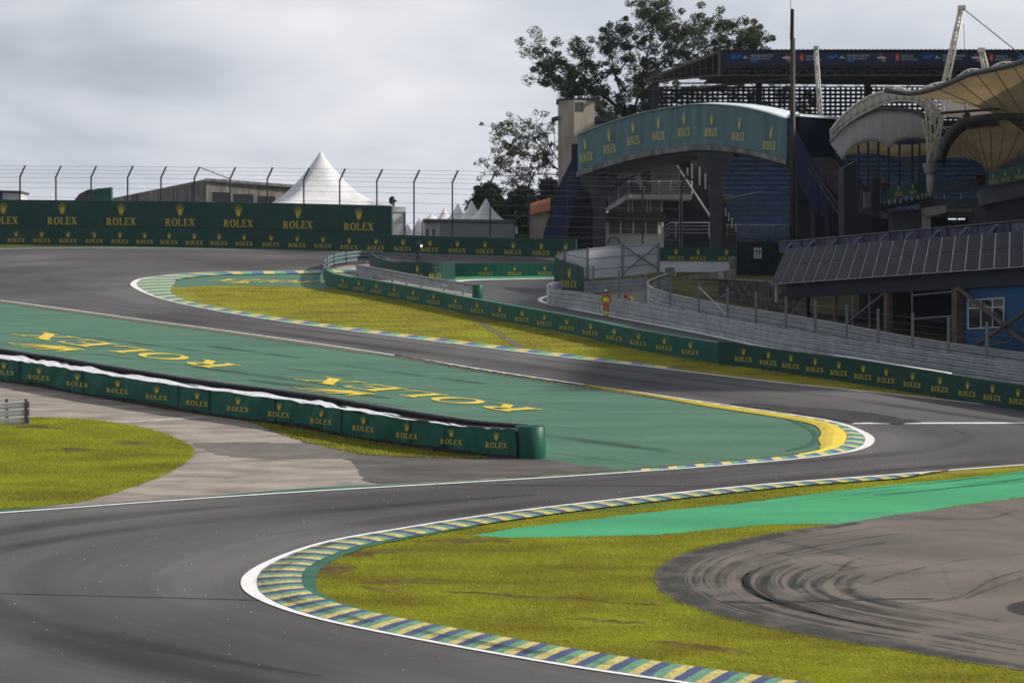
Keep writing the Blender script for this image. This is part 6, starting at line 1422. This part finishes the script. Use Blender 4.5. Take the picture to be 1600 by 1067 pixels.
mb.build('truss_arch', M['mast'], t, True)
rows = [[P(a[0] + (b[0]-a[0])*u_, a[1] + (b[1]-a[1])*u_, 165) for a, b in zip(oa, ia)] for u_ in (.25, .6, 1.0)]; sheet('rear_fabric', rows, M['membbright'], t)
rows = [[P(x, 224 + 3*math.sin(x*.05) + k*9, 178 + k) for x in range(1322, 1470, 12)] for k in range(3)]; sheet('inner_fabric', rows, M['memb'], t)

t = thing('wing_canopy', 'broad beige fabric canopy sweeping up to the right frame edge with a grey edge tube', 'canopy', base_at(1560, 158))
e1 = [(1382,141),(1420,146.5),(1450,142),(1482,131),(1512,118),(1542,111),(1570,105),(1600,96),(1640,80),(1700,60),(1800,40)]
e2 = [(1384,143),(1420,149),(1455,153),(1490,158),(1520,165),(1550,176),(1578,190),(1600,205),(1640,235),(1700,262),(1800,300)]
c1, c2 = cat(e1, 5), cat(e2, 5); rows = []
for j in range(8): u_ = j/7; rows.append([P(a[0] + (b[0]-a[0])*u_, a[1] + (b[1]-a[1])*u_, 150 + 9*u_ + 1.0*math.sin(math.pi*u_)) for a, b in zip(c1, c2)])
sheet('fabric', rows, M['memb'], t)
mb = MB(); mb.tube([P(q[0], q[1] - .5, 149.7) for q in c1], .19, 8); mb.build('edge_tube', M['grey'], t, True)
mb = MB(); q0 = [P(q[0], q[1] - 5 - 3*math.sin(i*.7), 150.5) for i, q in enumerate(c1)][:36]; mb.tube(q0, .07, 6)
for i in range(0, 35, 2): mb.bar(q0[i], P(c1[i+1][0], c1[i+1][1], 149.8), .045, 4)
mb.build('upper_truss', M['mast'], t, True)
for k in range(7):
    i0 = 12 + k*5; i1 = min(len(c2)-1, i0 + 12); mb = MB(); mb.tube([P(c1[i0][0] + (c2[i1][0]-c1[i0][0])*u_, c1[i0][1] + (c2[i1][1]-c1[i0][1])*u_, 149.9 + 9*u_ + 1.0*math.sin(math.pi*u_) - .15) for u_ in np.linspace(0.02, .98, 9)], .035, 5); mb.build('rib', mat('rib_grey', (.34,.30,.22), .6) if k == 0 else bpy.data.materials['rib_grey'], t)
t = thing('funnel_canopy', 'beige funnel shaped fabric canopy narrowing to its foot beside the teal glass balustrade', 'canopy', base_at(1545, 164))
a1_ = cat([(1466,250),(1472,228),(1484,208),(1500,194),(1520,187),(1555,183),(1600,184),(1650,192),(1720,205)], 5); b1_ = cat([(1478,246),(1505,246),(1522,250),(1534,257),(1542,268),(1552,268),(1570,256),(1610,238),(1720,222)], 5); rows = []
for j in range(8): u_ = j/7; rows.append([P(a[0] + (b[0]-a[0])*(u_**1.15), a[1] + (b[1]-a[1])*u_, 158 + 10*u_ + 2.5*math.sin(math.pi*u_)) for a, b in zip(a1_, b1_)])
sheet('fabric', rows, M['memb'], t)
for k in range(0, len(a1_), 3): mb = MB(); mb.tube([r[k] + Vector((0, -.08, 0)) for r in rows], .03, 5); mb.build('rib', bpy.data.materials['rib_grey'], t)
mb = MB(); mb.tube([P(q[0], q[1], 157.6) for q in a1_], .26, 8); mb.build('edge_tube', M['grey'], t, True)
rows = [[P(a[0] + 9*u_, a[1] + 9*u_, 157.9 + 3*u_) for a in a1_[:26]] for u_ in (0, .5, 1)]; sheet('edge_band', rows, M['dkgrey'], t)
rows = [[P(1470 + i*12, 156 + i*2.6 + u_*26 - i*u_*1.5, 172 - 2*u_) for i in range(14)] for u_ in (0, .5, 1)]; sheet('rear_fabric', rows, M['membbright'], t)
mb = MB(); mb.bar(P(1500,183,157), P(1500,248,157), .02, 4); mb.bar(P(1508,160,158), P(1508,178,158), .03, 4); mb.bar(P(1470,177,158), P(1600,168,158), .10, 6); mb.bar(P(1508,178,158), P(1516,188,158), .3, 6, .2); mb.build('joint', M['rust'], t)
# branching support
t = thing('tree_column', 'branching white steel column rising from a grey concrete cone between the canopies', 'column', P(1453, 300, 160))
mb = MB(); mb.lathe(P(1454, 272, 160), [(.34, 0), (.42, .1), (.56, .62), (.60, .70)], 16); mb.build('cone', M['conc_lt'], t, True)
mb = MB(); mb.bar(P(1454, 306, 160), P(1454, 270, 160), .22, 10, .3); mb.build('stem', M['conc_lt'], t, True)
mb = MB(); base_pts = [P(1449, 258, 160), P(1455, 256, 160), P(1460, 257, 160)]
ends = [(1446,170,160),(1452,160,160),(1460,152,161),(1468,148,162),(1476,140,162),(1484,135,161),(1470,190,158),(1490,196,158),(1440,185,160)]
for i, e_ in enumerate(ends):
    b_ = base_pts[i % 3]; m1 = b_.lerp(P(*e_), .5) + Vector((.15*(i-4)*-.1, 0, 0)); mb.tube([b_, m1, P(*e_)], .07, 6)
for i in range(len(ends) - 1):
    for u_ in (.35, .6, .85): mb.bar(base_pts[i % 3].lerp(P(*ends[i]), u_), base_pts[(i+1) % 3].lerp(P(*ends[i+1]), min(1, u_ + .12)), .04, 4)
mb.build('branches', M['mast'], t, True)
def lattice_mast(label, p0, p1, w_, r_, nseg, extra=None):
    t = thing('lattice_mast', label, 'mast', p0); mb = MB(); ax = (p1 - p0).normalized(); s_ = ax.cross(Vector((0, 1, 0))).normalized(); n_ = Vector((0, 1, 0)); pts0 = [s_*w_/2, -s_*w_/2, n_*w_*.8]
    for o_ in pts0: mb.bar(p0 + o_*1.3, p1 + o_*.8, r_, 6)
    for k in range(nseg):
        a = p0.lerp(p1, k/nseg); b = p0.lerp(p1, (k+1)/nseg); mb.bar(a + pts0[k % 2], b + pts0[1 - k % 2], r_*.5, 4); mb.bar(a + pts0[0], a + pts0[1], r_*.6, 4); mb.bar(a + pts0[2], b + pts0[k % 2], r_*.5, 4)
    mb.build('lattice', M['mast'], t, True); mb = MB(); mb.box(p1 + ax*.1, w_*1.3, w_*1.3, .3); mb.build('head', M['mast'], t)
    if extra: extra(t)
def cab(t_):
    mb = MB(); mb.bar(P(1505,14,159), P(1620,106,156), .035, 4); mb.bar(P(1506,38,159), P(1507,82,159), .02, 4); mb.build('cable', M['dkgrey'], t_)
lattice_mast('tallest leaning white lattice mast with a cable to the right', P(1473, 150, 159.5), P(1502, 15, 159.5), .36, .075, 12, cab)
lattice_mast('upright white lattice mast right behind the tall brown pole', P(1285, 240, 218), P(1275, 77, 218), .34, .085, 9)
lattice_mast('short white lattice mast rising above the broad beige canopy', P(1543, 122, 158), P(1534, 81, 158), .34, .08, 4)


# ------------------------------------------------------------------ thin air
hz_ = bpy.data.materials.new('haze'); hz_.use_nodes = True; hn = hz_.node_tree.nodes; hn.remove(hn['Principled BSDF']); pv = hn.new('ShaderNodeVolumePrincipled')
pv.inputs['Density'].default_value = 0.00007; pv.inputs['Color'].default_value = (0.70, 0.83, 1.0, 1); hz_.node_tree.links.new(pv.outputs[0], hn['Material Output'].inputs['Volume'])
mb = MB(); mb.hexa([Vector(q) for q in ((-1510,-160,-16),(1510,-160,-16),(1510,3510,-16),(-1510,3510,-16))], [Vector(q) for q in ((-1510,-160,60),(1510,-160,60),(1510,3510,60),(-1510,3510,60))]); o = mb.build('haze', hz_); o['kind'] = 'stuff'
